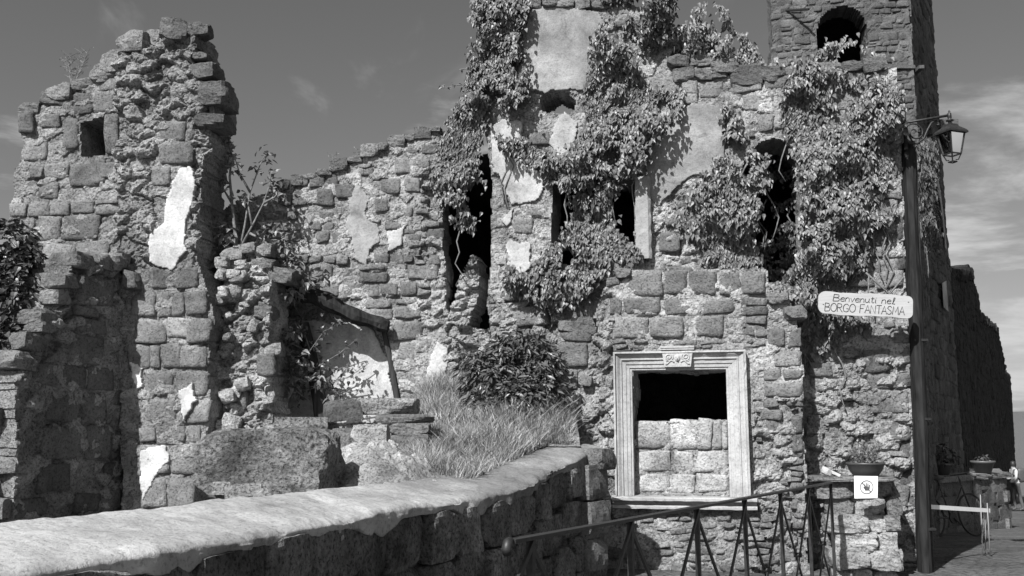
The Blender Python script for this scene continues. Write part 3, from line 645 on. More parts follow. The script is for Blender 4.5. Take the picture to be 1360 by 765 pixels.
# ---- the tall ruin at the left
_l = at(230, 600, 11.05)
L_PL = Plane(_l.x, _l.y, -8)
left = thing('tower_ruin', 'jagged tall ruin with a small square window and crumbling rubble core', 'ruin', (-4.0, 11.2, 0.4))
l_out = [(-20, 720), (-6, 500), (4, 400), (14, 290), (20, 235), (30, 195), (26, 165), (26, 150), (52, 146), (66, 130), (78, 118), (100, 116), (122, 104), (134, 92), (160, 84), (166, 68), (182, 54), (206, 48), (236, 43), (262, 40), (268, 62),
         (258, 82), (272, 96), (274, 112), (288, 120), (289, 150), (282, 170), (286, 205), (276, 240), (272, 300), (270, 352), (284, 392), (290, 430), (283, 480), (287, 540), (280, 585), (268, 640), (262, 720)]
l_win = [(107, 208), (106, 162), (140, 157), (141, 208)]
l_ex = [(211, 358, 237, 386, .8), (240, 356, 269, 386, .8), (182, 390, 214, 422, .85), (216, 389, 234, 422, .85), (235, 389, 252, 422, .8), (253, 389, 282, 422, .85, .05), (188, 425, 229, 457, .85), (230, 425, 272, 450, 1.45, .04), (258, 426, 289, 457, .95, .06),
        (178, 460, 207, 491, .9), (208, 460, 221, 491, .9), (222, 460, 247, 491, .85), (249, 460, 282, 491, 1.0), (200, 494, 237, 527, .85), (240, 494, 283, 527, 1.0), (199, 531, 242, 563, .95), (244, 531, 286, 563, .95),
        (196, 566, 218, 588, 1.1), (219, 566, 236, 588, .9), (238, 566, 253, 588, .9), (255, 566, 276, 590, .95), (197, 592, 236, 628, 1.5, .03), (238, 592, 270, 630, 1.05), (197, 632, 230, 674, 1.2), (232, 634, 266, 674, 1.0),
        (178, 364, 196, 388, .7, .14), (105, 208, 142, 246, .8), (143, 153, 160, 206, .85, .06), (216, 165, 252, 192, .8), (218, 194, 265, 222, .8), (210, 226, 234, 250, .85), (93, 217, 131, 247, .72), (134, 216, 156, 238, .8), (84, 155, 103, 200, .85), (53, 152, 80, 170, .75), (28, 148, 50, 178, .6, .06)]
l_w = build_wall(left, L_PL, l_out, [l_win], thick=0.62, seed=8, offs=[([(158, 60), (300, 30), (310, 720), (172, 720), (165, 360)], 0.14)],
    rough=[[(150, 60), (262, 40), (286, 120), (280, 165), (215, 165), (210, 360), (160, 360), (158, 200)], [(260, 165), (300, 165), (280, 360), (262, 360)]],
    plaster=[([(246, 232), (264, 226), (266, 250), (258, 300), (254, 335), (246, 345), (238, 360), (210, 350), (209, 318), (222, 300), (233, 270)], 1.3, .03), ([(184, 484), (200, 490), (200, 515), (190, 518)], 1.3, .03), ([(250, 520), (266, 508), (272, 530), (258, 556)], 1.25, .065), ([(200, 600), (226, 592), (232, 615), (215, 640), (200, 660)], 1.3, .04)],
    nostone=[[(156, 60), (215, 60), (212, 356), (160, 356)], l_win, [(255, 40), (300, 40), (300, 160), (215, 160), (215, 40)]], explicit=l_ex,
    zones=[([(-30, 130), (158, 90), (165, 720), (-30, 720)], dict(h=(.2, .34), asp=(.9, 1.7), skip=.1, split=.1, tone=(.7, 1.05))), ([(175, 356), (290, 356), (290, 720), (175, 720)], dict(h=(.2, .3), skip=.2))],
    cap=[([(28, 150), (66, 134)], (.2, .34), (.5, .9)), ([(66, 130), (135, 100)], (.22, .36), (.7, 1.1)), ([(135, 97), (185, 60)], (.25, .45), (.6, 1.)), ([(190, 52), (268, 44)], (.2, .36), (.55, .9)), ([(268, 72), (284, 122), (287, 160)], (.14, .36), (.5, .9))], relief=1.2, core_tone=.8)
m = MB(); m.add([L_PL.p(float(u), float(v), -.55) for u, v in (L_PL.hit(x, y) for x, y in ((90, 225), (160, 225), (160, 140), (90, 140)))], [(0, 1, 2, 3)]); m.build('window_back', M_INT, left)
# wall stub coming forward from it, its long side in shade
S_PL = Plane(-4.88, 9.6, 69.6)
s_out = [(20, 720), (22, 560), (20, 500), (42, 474), (62, 440), (84, 400), (92, 372), (102, 346), (150, 342), (168, 350), (168, 720)]
stub = thing('wall_stub', 'broken wall stub jutting from the left ruin, its long side in shade', 'wall stub', (-4.8, 10.2, 0.4))
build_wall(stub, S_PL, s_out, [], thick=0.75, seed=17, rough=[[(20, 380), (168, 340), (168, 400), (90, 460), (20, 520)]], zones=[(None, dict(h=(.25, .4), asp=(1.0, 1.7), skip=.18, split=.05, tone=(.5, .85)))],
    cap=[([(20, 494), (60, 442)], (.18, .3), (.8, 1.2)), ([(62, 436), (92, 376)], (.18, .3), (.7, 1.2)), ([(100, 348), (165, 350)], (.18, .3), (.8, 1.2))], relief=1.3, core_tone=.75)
for k in range(26):                               # crumbling end of the stub, turned to the light
    zz = .45+1.55*rb.random(); rock('stone', (-4.92-.72*rb.random(), 9.62+.3*rb.random(), zz), (rb.uniform(.12, .3), .2, rb.uniform(.1, .22)), 900+k, M_STONE, stub, rb.uniform(.8, 1.4), sq=.85, cuts=12, n=5, amp=.15)
# rubble pier right of the pillar
_r = at(330, 560, 11.1); R_PL = Plane(_r.x, _r.y, -10)
pier = thing('rubble_pier', 'low pale rubble pier at the beam foot, beside the squared stone pillar', 'rubble pier', (-3.05, 11.2, 0.7))
build_wall(pier, R_PL, [(288, 700), (290, 420), (298, 350), (314, 330), (345, 332), (366, 352), (362, 420), (360, 480), (362, 560), (366, 700)], thick=0.55, seed=27, rough0=1.0, relief=1.5, wob=.07, core_tone=1.15, bulge=.09,
    explicit=[(345, 470, 368, 500, .7, .06), (346, 400, 362, 424, .9, .05), (300, 520, 330, 545, .9, .04)], cap=[([(300, 348), (320, 330), (345, 333)], (.15, .3), (1.0, 1.35)), ([(340, 345), (366, 362)], (.2, .3), (.5, .8)), ([(345, 410), (362, 425)], (.18, .26), (.7, 1.))])
for k in range(22):
    xx, yy = rb.uniform(292, 366), rb.uniform(345, 600); c = at(xx, yy, 11.07+rb.uniform(-.06, .06)); rock('stone', c, (rb.uniform(.1, .22), .2, rb.uniform(.08, .17)), 1500+k, M_CORE, pier, rb.uniform(.85, 1.35), n=5, sq=.8, cuts=12, amp=.16, ry=rb.uniform(-.4, .4))

# ---- tower behind, far ruin, parapet
tower = thing('bell_tower', 'square stone bell tower with an arched belfry opening, rising behind the castle', 'tower', tuple(Vector((_t0.x-1.5, _t0.y+1, -.4))))
TF = Plane(_t0.x, _t0.y, -8)
t_out = [(1026, 700), (1026, 160), (1025, 80), (1022, -120), (1206, -120), (1209, 0), (1213, 90), (1232, 400), (1245, 580), (1253, 700)]
t_arch = [(1086, 130), (1085, 40), (1089, 25), (1100, 13), (1117, 7), (1134, 10), (1146, 21), (1151, 36), (1151, 130)]
ring = []
for k in range(11):
    a0, a1 = math.pi*k/11, math.pi*(k+1)/11
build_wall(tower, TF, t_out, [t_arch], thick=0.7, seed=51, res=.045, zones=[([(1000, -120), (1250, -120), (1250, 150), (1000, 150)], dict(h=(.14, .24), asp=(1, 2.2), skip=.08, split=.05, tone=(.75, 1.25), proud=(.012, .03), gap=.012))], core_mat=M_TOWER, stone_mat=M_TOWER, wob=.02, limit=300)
TS = Plane(_t0.x, _t0.y, 60)
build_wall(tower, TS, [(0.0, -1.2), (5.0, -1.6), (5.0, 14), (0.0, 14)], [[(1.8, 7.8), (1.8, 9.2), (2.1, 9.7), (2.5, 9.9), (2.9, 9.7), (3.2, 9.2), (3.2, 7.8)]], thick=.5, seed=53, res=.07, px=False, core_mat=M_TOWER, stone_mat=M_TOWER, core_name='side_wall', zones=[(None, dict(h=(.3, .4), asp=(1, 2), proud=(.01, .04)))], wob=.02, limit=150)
m = MB(); cc = [TF.p(-3.0, 0, -.7), TF.p(-.3, 0, -.7), TS.p(4.7, 0, -.5), TF.p(-2.6, 0, -4.5)]
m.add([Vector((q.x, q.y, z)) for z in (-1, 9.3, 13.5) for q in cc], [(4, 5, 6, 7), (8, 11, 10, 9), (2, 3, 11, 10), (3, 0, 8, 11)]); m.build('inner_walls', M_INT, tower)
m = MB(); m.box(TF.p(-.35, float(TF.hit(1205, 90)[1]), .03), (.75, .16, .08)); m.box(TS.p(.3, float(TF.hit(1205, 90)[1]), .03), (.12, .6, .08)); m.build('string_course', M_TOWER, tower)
m = MB(); zc_ = 6.4; V = []; F = []                # pale arch left on the flank
for i in range(15):
    a = math.pi*.95*i/14
    for r_ in (1.05, 1.4): V.append(TS.p(2.4+r_*math.cos(a), zc_+r_*1.3*math.sin(a), .08))
for i in range(14): F.append((2*i, 2*i+1, 2*i+3, 2*i+2))
m.add(V, F); m.add([TS.p(u, z, .08) for u, z in ((2.2, 4.7), (3.2, 4.7), (3.2, 5.5), (2.2, 5.3))], [(0, 1, 2, 3)]); m.build('plaster_arch', M_PLASTER, tower)
m = MB(); m.tube([TF.p(float(TF.hit(1044, 14)[0]), float(TF.hit(1044, 14)[1]), 0), TF.p(float(TF.hit(1070, 24)[0]), float(TF.hit(1070, 24)[1]), .5)], .03, 6); m.build('iron_tie', M_IRON, tower)
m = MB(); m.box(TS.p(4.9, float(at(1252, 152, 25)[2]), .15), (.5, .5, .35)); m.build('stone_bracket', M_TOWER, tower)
_f0, _f1 = at(1262, 600, 26.5), at(1345, 600, 60)
FR = Plane(_f0.x, _f0.y, math.degrees(math.atan2(_f1.y-_f0.y, _f1.x-_f0.x)))
far = thing('far_ruin', 'dark shaded ruined wall stepping down beyond the bell tower', 'ruin', tuple(Vector((14, 31, -1))))
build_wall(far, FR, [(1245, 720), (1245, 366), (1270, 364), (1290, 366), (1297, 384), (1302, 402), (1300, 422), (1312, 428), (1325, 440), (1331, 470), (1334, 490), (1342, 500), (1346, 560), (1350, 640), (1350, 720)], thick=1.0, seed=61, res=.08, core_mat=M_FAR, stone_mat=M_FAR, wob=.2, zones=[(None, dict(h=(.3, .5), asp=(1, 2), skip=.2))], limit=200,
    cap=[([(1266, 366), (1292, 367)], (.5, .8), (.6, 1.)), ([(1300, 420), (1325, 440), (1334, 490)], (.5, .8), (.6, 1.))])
def parapet():
    t = thing('parapet', 'low curved stone parapet at the tower foot, carrying flower pots', 'parapet wall', tuple(at(1300, 690, 20)))
    a = at(1238, 640, 17.8); b = at(1310, 640, 19.6); c = at(1325, 640, 20.6); d = at(1322, 640, 22.2); pts = [Vector((p.x, p.y, 0)) for p in (a, a.lerp(b, .5), b, b.lerp(c, .6)+Vector((.12, -.1, 0)), c, d)]
    zt = float(at(1320, 628, 20)[2]); r = random.Random(4); k = 0; core = MB()
    for i in range(len(pts)-1):
        p, q = pts[i], pts[i+1]; L = (q-p).length; ang = math.atan2(q.y-p.y, q.x-p.x); nrm = Vector((math.sin(ang), -math.cos(ang), 0)); base = float(ground_z(p.x, p.y))-.3
        core.box(((p+q)/2-nrm*.28+Vector((0, 0, (zt-.1+base)/2))), (L+.1, .4, zt-.1-base), (Vector((math.cos(ang), math.sin(ang), 0)), -nrm, Vector((0, 0, 1))))
        z = zt-.09; row = 0
        while z > base:
            h = .27; s = -.15*(row % 2)
            while s < L:
                w = r.uniform(.32, .5); cen = p.lerp(q, min(1, (s+w/2)/L))-nrm*.1; cen.z = z-h/2; rock('stone', cen, (w, .34, h*1.02), 3000+k, M_STONE, t, r.uniform(.55, .9), rz=ang, sq=.96, n=4, cuts=5, amp=.06); s += w; k += 1
            z -= h; row += 1
        s = 0
        while s < L:
            w = r.uniform(.5, .8); cen = p.lerp(q, min(1, (s+w/2)/L))-nrm*.2; cen.z = zt-.045; rock('coping_stone', cen, (w, .62, .11), 3500+k, M_STONE, t, r.uniform(.9, 1.2), rz=ang, sq=.97, n=4, cuts=5, amp=.05); s += w; k += 1
    core.build('rubble_core', M_CORE, t); return zt
PARAPET_Z = parapet()

# ---- low wall beside the path, with its cement capping
WALL_PTS = [(0, 757, 3.3), (260, 722, 4.2), (540, 672, 6.3), (670, 655, 7.6), (740, 620, 8.7), (797, 592, 9.75)]
wp = [at(*p) for p in WALL_PTS]; d0 = (wp[1]-wp[0]).normalized(); wp = [wp[0]-d0*2.2]+wp; wp[0].z = 1.1
def wpath(s):
    """right top edge of the low wall at length s"""
    for a, b in zip(wp[:-1], wp[1:]):
        L = math.hypot(b.x-a.x, b.y-a.y)
        if s <= L or b is wp[-1]: return a.lerp(b, min(1.0, s/L)), Vector((b.x-a.x, b.y-a.y, 0)).normalized()
        s -= L
WLEN = sum(math.hypot(b.x-a.x, b.y-a.y) for a, b in zip(wp[:-1], wp[1:]))
WX_Y = np.array([p.y for p in wp]); WX_X = np.array([p.x for p in wp])
low = thing('low_wall', 'long low wall of dark lichened blocks under a pale cement top', 'low wall', (-0.6, 6.0, 0.1))
def smooth_path(n):
    S = np.linspace(0, WLEN, n); P = np.array([tuple(wpath(s)[0]) for s in S]); K = max(3, n//22); ker = np.ones(2*K+1)/(2*K+1)
    pad = np.concatenate([P[:1]+(np.arange(-K, 0)[:, None])*(P[1]-P[0]), P, P[-1:]+(np.arange(1, K+1)[:, None])*(P[-1]-P[-2])])
    P = np.stack([np.convolve(pad[:, i], ker, 'valid') for i in range(3)], -1); T = np.gradient(P, axis=0); T[:, 2] = 0; T /= np.linalg.norm(T, axis=1)[:, None]; return S, P, T
def build_low():
    n = 760; S, P, T = smooth_path(n); Nl = np.stack([-T[:, 1], T[:, 0], T[:, 2]], -1)      # to the left, into the court
    W = .58; over = .012+.045*fbm(S, S*0, None, 2.6, 4, 8, .5)-.06*np.clip(fbm(S, S*0, None, 1.3, 3, 18)-.15, 0, .4)/.4
    drape = .035+.12*np.clip(.15+1.1*fbm(S, S*0, None, 2.2, 5, 3, .6), 0, 1); V = []; T_ = []
    tn = lambda v: (1.1-.5*smooth01((S-(WLEN-3.4))/1.6))*(1+.35*fbm(S, S*0+v, None, 2.2, 5, 81, .65))
    for f in (1.25, 1.0, .85, .7, .55, .4, .28, .16, .06):          # cement run down over the face, tucked in behind at its lower edge
        lat = -over*(1-.35*f)+(.06 if f > 1.1 else 0); z = -.032-drape*min(f, 1.0); q = P+Nl*np.broadcast_to(lat, S.shape)[:, None]; q[:, 2] += z
        q += .022*np.stack([fbm(S, S*0+z, None, 6, 4, 21), fbm(S, S*0+z, None, 6, 4, 22), .5*fbm(S, S*0+z, None, 9, 4, 23)], -1)*min(1, f*3); V.append(q); T_.append(tn(-.1*f))
    for g_ in np.concatenate([np.linspace(0, .12, 12), np.linspace(.14, 1, 34)]):
        v = W*g_; fade = math.exp(-v/.09); lat = v-over*fade; chip = np.clip(fbm(S, S*0+v, None, 2.0, 4, 16, .6)-.2, 0, 1)*.12*math.exp(-v/.12)
        z = -.028*math.exp(-v/.022)-chip+.10*g_+.022*fbm(S, S*0+v, None, 2.4, 4, 12)+.007*fbm(S, S*0+v, None, 13, 3, 13); q = P+Nl*np.broadcast_to(lat, S.shape)[:, None]; q[:, 2] += z; V.append(q); T_.append(tn(v))
    for f in (.3, 1): q = P+Nl*(W+.01); q[:, 2] += .10-.25*f; V.append(q); T_.append(tn(W))
    V = np.stack(V, 0); I = np.arange(V.shape[0]*n).reshape(V.shape[0], n); F = np.stack([I[:-1, :-1].ravel(), I[:-1, 1:].ravel(), I[1:, 1:].ravel(), I[1:, :-1].ravel()], -1)
    mk('cement_capping', V.reshape(-1, 3), F[:, ::-1], M_CAP, low, root_of(low), np.stack(T_, 0).ravel())
    # inner core so no gap between the blocks shows through
    V = []; zz = np.linspace(0, 1, 40)
    for f in zz:
        q = P+Nl*.07; q[:, 2] = (P[:, 2]-.02)*f+(-.1)*(1-f); q += Nl*(.03*fbm(S, S*0+f*1.2, None, 8, 4, 31))[:, None]; V.append(q)
    q = P+Nl*.5; q[:, 2] = P[:, 2]-.02; V.append(q); q = q.copy(); q[:, 2] = -.1; V.append(q); V = np.stack(V, 0)
    I = np.arange(V.shape[0]*n).reshape(V.shape[0], n); F = np.stack([I[:-1, :-1].ravel(), I[:-1, 1:].ravel(), I[1:, 1:].ravel(), I[1:, :-1].ravel()], -1)
    mk('rubble_core', V.reshape(-1, 3), F[:, ::-1], M_DARK, low, root_of(low))
    r = random.Random(9); k = 0; d = .015
    for row in range(4):
        h = (.34, .33, .33, .3)[row]; s = -.1+.25*(row % 2)
        while s < WLEN-.1:
            w = r.uniform(.38, .62); c, t = wpath(min(max(s+w/2, 0), WLEN)); nl = Vector((-t.y, t.x, 0)); ang = math.atan2(t.y, t.x); z = c.z-.03-d-h/2+r.uniform(-.01, .01)
            if z > -.1: rock('stone', c+nl*(.13+r.uniform(-.02, .03))+Vector((0, 0, z-c.z)), (w*.985, .30, h*.97), 4000+k, M_DARK, low, r.uniform(.8, 1.3), rz=ang, sq=.95, n=9, cuts=12, amp=.07)
            s += w; k += 1
        d += h
build_low()
# weathered end stones where the low wall meets the bay
for i, (x, y, w_, h_, d_) in enumerate([(772, 640, .32, .33, .4), (776, 690, .34, .36, .4), (770, 735, .34, .3, .4), (792, 610, .25, .2, .3)]):
    rock('stone', at(x, y, 9.45), (w_, d_, h_), 4800+i, M_STONE, low, .8, sq=.85, n=6, cuts=8, rz=.9)

# ---- court inside
def court_z(x, y):
    x = np.asarray(x, float); y = np.asarray(y, float); t = smooth01((x+3.3)/1.5)
    wx = np.interp(y, WX_Y, WX_X); dist = np.where(y < 9.7, np.clip(wx-.45-x, 0, 9), np.hypot(np.clip(.6-x, 0, 9), np.clip(y-9.6, 0, 9))); g = smooth01((x+1.75)/.9)
    hi = 1.0+.05*np.clip(y-7, 0, 6)+.25*np.clip(y-7.4, 0, 6)*g; lo = .9-.1*np.clip(y-7, 0, 3)
    hi = np.minimum(hi, np.interp(y, WX_Y, np.array([p.z for p in wp]))+.04+.45*dist)
    return lo*(1-t)+hi*t+.04*fbm(x, y, None, 1.6, 4, 71)
def build_court():
    ys = np.linspace(2.0, 12.6, 210); fs = np.linspace(0, 1, 160); V = []
    for y in ys:
        xr = float(np.interp(y, WX_Y, WX_X))-.4 if y < 9.5 else .66; x = -7+(xr+7)*fs; z = court_z(x, np.full_like(x, y))+.02*fbm(x, x*0+y, None, 9, 4, 75); z = np.where(y < 6, np.minimum(z, .95), z); V.append(np.stack([x, x*0+y, z], -1))
    V = np.stack(V, 0); I = np.arange(V.shape[0]*V.shape[1]).reshape(V.shape[:2]); F = np.stack([I[:-1, :-1].ravel(), I[:-1, 1:].ravel(), I[1:, 1:].ravel(), I[1:, :-1].ravel()], -1)
    tag(mk('courtyard_ground', V.reshape(-1, 3), F, M_EARTH), 'dry stony earth of the ruined court', None, kind='structure')
build_court()
# ================================================================== PLANTS
LEAF = np.array([(0, 0, 0), (-.30, .06, .10), (-.38, .36, .12), (-.20, .74, .07), (0, 1.22, -.10), (.20, .74, .07), (.38, .36, .12), (.30, .06, .10), (0, .45, -.04)])
LEAF_F = np.array([(0, 8, 1), (1, 8, 2), (2, 8, 3), (3, 8, 4), (4, 8, 5), (5, 8, 6), (6, 8, 7), (7, 8, 0)])
BLADE = np.array([(0, 0, 0), (-.16, .35, .03), (-.14, .7, .02), (0, 1.05, -.08), (.14, .7, .02), (.16, .35, .03), (0, .5, -.03)])
BLADE_F = np.array([(0, 6, 1), (1, 6, 2), (2, 6, 3), (3, 6, 4), (4, 6, 5), (5, 6, 0)])
def leaves_geo(pos, nrm, tip, size, tmpl=LEAF, tf=LEAF_F):
    """many leaves: nrm = their upper side, tip = where the point hangs"""
    nrm = nrm/np.linalg.norm(nrm, axis=1)[:, None]; tip = tip-(tip*nrm).sum(1)[:, None]*nrm; tip /= np.linalg.norm(tip, axis=1)[:, None]+1e-9; sd = np.cross(tip, nrm)
    V = pos[:, None, :]+size[:, None, None]*(tmpl[None, :, 0:1]*sd[:, None, :]+tmpl[None, :, 1:2]*tip[:, None, :]+tmpl[None, :, 2:3]*nrm[:, None, :])
    F = tf[None]+(np.arange(len(pos))*len(tmpl))[:, None, None]; return V.reshape(-1, 3), F.reshape(-1, 3)
def sample_poly(poly, n, rng):
    P = np.array(poly); lo, hi = P.min(0), P.max(0); out = []; c = 0
    while c < n:
        q = rng.uniform(lo, hi, (n*2+50, 2)); q = q[inpoly(q[:, 0], q[:, 1], poly)]; out.append(q); c += len(q)
    return np.concatenate(out)[:n]
def poly_area(P): P = np.array(P); x, y = P.T; return abs((x*np.roll(y, -1)-y*np.roll(x, -1)).sum())/2
def ivy(label, pl, polys, seed, thick=0.34, dens=4400, size=(0.034, 0.064), w0=0.03, group=None, mat=None, tone=(0.45, 1.35), ragged=0.13, gaps=0.66):
    rng = np.random.default_rng(seed); T = [pl.poly(p) for p in polys]; allp = np.array([q for t in T for q in t]); c = allp.mean(0)
    root = thing('ivy', label, 'ivy', tuple(pl.p(float(c[0]), float(allp[:, 1].min()), 0.05)), group); Vs = []; Fs = []; Ts = []; n0 = 0
    for t in T:
        n = int(poly_area(t)*dens); q = sample_poly(t, n, rng); u, v = q.T
        u = u+ragged*fbm(u, v, None, 3.2, 4, seed, .6)+rng.normal(0, .03, n); v = v+ragged*fbm(u, v, None, 3.2, 4, seed+9, .6)+rng.normal(0, .03, n)
        keep = fbm(u, v, None, 3.6, 3, seed+77) > -1+gaps; u, v = u[keep], v[keep]; n = len(u)
        th = lambda a, b: thick*(0.55+1.25*fbm(a, b, None, 2.0, 3, seed+3)+.5*fbm(a, b, None, 6, 2, seed+5)).clip(.08, 1.6)
        h = th(u, v); w = w0+h*(1-rng.random(n)**1.6*.95); e = .05; gu = (th(u+e, v)-th(u-e, v))/(2*e); gv = (th(u, v+e)-th(u, v-e))/(2*e)
        nl = np.stack([-gu*.4+rng.normal(0, .5, n), -gv*.4+.22+rng.normal(0, .36, n), .95+0*u], -1)
        tp = np.stack([rng.normal(0, .38, n), -1+0*u, .25+0*u], -1)
        X = np.array([pl.ux, pl.uy, 0]); Z = np.array([0, 0, 1.]); W = np.array([pl.nx, pl.ny, 0])
        tow = lambda a: a[:, 0:1]*X+a[:, 1:2]*Z+a[:, 2:3]*W
        V, F = leaves_geo(pl.pts(u, v, w), tow(nl), tow(tp), rng.uniform(*size, n)); Vs.append(V); Fs.append(F+n0); Ts.append(np.repeat(rng.uniform(*tone, n), len(LEAF))); n0 += len(V)
    mk('foliage', np.concatenate(Vs), np.concatenate(Fs), mat or M_IVY, root, root.location, np.concatenate(Ts), smooth=False, kind='stuff')
    m = MB(); r = random.Random(seed)
    for t in T:
        A = np.array(t); k = max(3, int(poly_area(t)*3))
        for q in sample_poly(t, k, rng):
            u, v = q; pts = []
            for i in range(7): pts.append(pl.p(u, v, w0+.02)); u += r.uniform(-.09, .09); v -= .13
            m.tube(pts, [.012, .011, .010, .009, .008, .007, .005], 5)
    m.build('stems', M_BARK, root, True)['kind'] = 'stuff'; return root
Iv = F_PL
ivy('thick dark ivy curtain hanging down the left edge of the tall wall', Iv, [[(640, -4), (705, -4), (700, 20), (690, 55), (700, 85), (712, 110), (705, 140), (665, 158), (640, 165), (632, 200), (640, 250), (632, 300), (606, 300), (590, 290), (578, 240), (588, 190), (606, 150), (622, 118), (634, 60)]], 101, .30, tone=(.45, 1.15), dens=4800)
ivy('broad ivy mass spreading right of the grey plaster panel on the tall wall', Iv, [[(800, 45), (830, 60), (850, 90), (862, 120), (905, 125), (905, 150), (885, 180), (862, 200), (850, 228), (812, 236), (765, 222), (768, 190), (780, 165), (775, 130), (790, 100), (788, 70)], [(668, 190), (690, 182), (712, 200), (735, 206), (760, 215), (790, 220), (800, 240), (770, 250), (735, 240), (700, 222), (672, 210)]], 102, .32)
ivy('ivy filling and spilling from the square empty window', Iv, [[(757, 240), (800, 228), (822, 236), (812, 262), (816, 300), (840, 325), (868, 345), (862, 352), (800, 365), (770, 400), (735, 410), (700, 395), (668, 385), (672, 352), (700, 366), (725, 340), (748, 318), (756, 290)]], 103, .30, tone=(.45, 1.2), w0=-.05)
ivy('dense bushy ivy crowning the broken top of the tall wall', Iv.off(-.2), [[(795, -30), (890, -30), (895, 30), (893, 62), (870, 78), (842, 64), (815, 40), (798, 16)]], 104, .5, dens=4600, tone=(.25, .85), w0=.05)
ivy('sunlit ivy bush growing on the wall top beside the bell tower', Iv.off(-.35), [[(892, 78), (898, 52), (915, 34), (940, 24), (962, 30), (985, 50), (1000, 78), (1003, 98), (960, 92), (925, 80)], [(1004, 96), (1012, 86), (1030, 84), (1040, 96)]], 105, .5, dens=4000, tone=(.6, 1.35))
ivy('largest ivy curtain covering the wall between the arch and the street corner', Iv, [[(1052, 98), (1075, 90), (1100, 98), (1130, 110), (1165, 108), (1178, 130), (1192, 165), (1196, 190), (1186, 205), (1176, 235), (1165, 262), (1160, 300), (1150, 330), (1140, 350), (1110, 368), (1086, 372), (1072, 380), (1076, 430), (1062, 440), (1030, 390), (1058, 350), (1062, 300), (1056, 260), (1052, 215), (1038, 180), (1040, 140)],
     [(1060, 372), (1090, 378), (1090, 412), (1140, 420), (1148, 432), (1118, 440), (1100, 462), (1078, 470), (1062, 440)], [(1165, 280), (1188, 276), (1182, 296), (1164, 310)]], 106, .34, dens=4800)
ivy('ivy sheet hanging over the left side of the arched opening', Iv, [[(958, 140), (972, 140), (978, 165), (990, 190), (985, 215), (998, 235), (1002, 280), (1000, 330), (1012, 352), (990, 362), (940, 352), (915, 320), (905, 296), (918, 262), (930, 240), (955, 226), (962, 190)], [(985, 205), (1012, 215), (1022, 240), (1008, 262), (996, 250)]], 107, .30, w0=.0)
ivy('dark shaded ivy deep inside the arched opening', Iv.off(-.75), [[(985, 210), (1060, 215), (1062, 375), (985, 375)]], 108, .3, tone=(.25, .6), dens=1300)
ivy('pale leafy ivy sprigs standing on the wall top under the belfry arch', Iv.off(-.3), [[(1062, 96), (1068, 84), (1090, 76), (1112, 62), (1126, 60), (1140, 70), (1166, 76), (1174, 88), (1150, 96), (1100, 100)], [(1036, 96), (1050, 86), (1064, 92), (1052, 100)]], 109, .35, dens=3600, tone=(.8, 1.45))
ivy('thin ivy trailing down the shaded flank behind the lantern bracket', SIDE_PL, [[(1212, 190), (1222, 185), (1232, 240), (1236, 300), (1232, 340), (1218, 300)]], 110, .25, dens=700, tone=(.4, 1.0), size=(.06, .1))

def leaf_cloud(rng, c, r, n, size, tmpl=LEAF, tf=LEAF_F, up=.5, hollow=.45, tone=(.6, 1.3), clump=2.6, seed=0, droop=.5):
    d = rng.normal(size=(n*3, 3)); d /= np.linalg.norm(d, axis=1)[:, None]; rad_ = hollow+(1-hollow)*rng.random(n*3)**.6
    lump = 1+.32*fbm(d[:, 0]*clump, d[:, 1]*clump, d[:, 2]*clump, 1.0, 3, seed); p = d*(rad_*lump)[:, None]*np.asarray(r)+np.asarray(c)
    keep = fbm(p[:, 0], p[:, 1], p[:, 2], 4.0/np.mean(r)*.5, 2, seed+3) > -.22; p, d = p[keep][:n], d[keep][:n]; n = len(p)
    nl = d*.6+np.array([0, 0, up])+rng.normal(0, .4, (n, 3)); tp = d+np.array([0, 0, -droop])+rng.normal(0, .4, (n, 3))
    V, F = leaves_geo(p, nl, tp, rng.uniform(*size, n), tmpl, tf); return V, F, np.repeat(rng.uniform(*tone, n), len(tmpl))
def join(parts):
    V = []; F = []; T = []; k = 0
    for v, f, t in parts: V.append(v); F.append(f+k); T.append(t); k += len(v)
    return np.concatenate(V), np.concatenate(F), np.concatenate(T)
rng = np.random.default_rng(50)
# dark shrub in the court corner
def shrub():
    g = at(680, 560, 10.3); g.z = float(court_z(g.x, g.y)); t = thing('shrub', 'dark leafy elder shrub growing in the court corner above the grass', 'shrub', tuple(g)); parts = []; m = MB(); r = random.Random(2)
    for x, y, Y, s, n in ((655, 520, 10.3, .34, 900), (690, 505, 10.4, .36, 1000), (715, 530, 10.2, .30, 800), (672, 480, 10.5, .26, 550), (705, 470, 10.5, .24, 450), (640, 545, 10.1, .22, 420), (690, 548, 10.0, .34, 800), (682, 455, 10.55, .15, 120), (640, 490, 10.5, .24, 400), (725, 490, 10.4, .22, 380), (655, 555, 9.9, .22, 380)):
        c = at(x, y, Y); parts.append(leaf_cloud(rng, c, (s, s*.8, s), int(n*1.7), (.06, .11), BLADE, BLADE_F, seed=int(x), tone=(.4, 1.8), droop=.7)); m.tube([g+Vector((r.uniform(-.2, .2), 0, -.05)), g.lerp(c, .5)+Vector((r.uniform(-.1, .1), 0, 0)), c], [.018, .013, .006], 5)
    V, F, T = join(parts); mk('foliage', V, F, M_DARKLEAF, t, g, T, smooth=False, kind='stuff'); m.build('stems', M_BARK, t, True)
shrub()
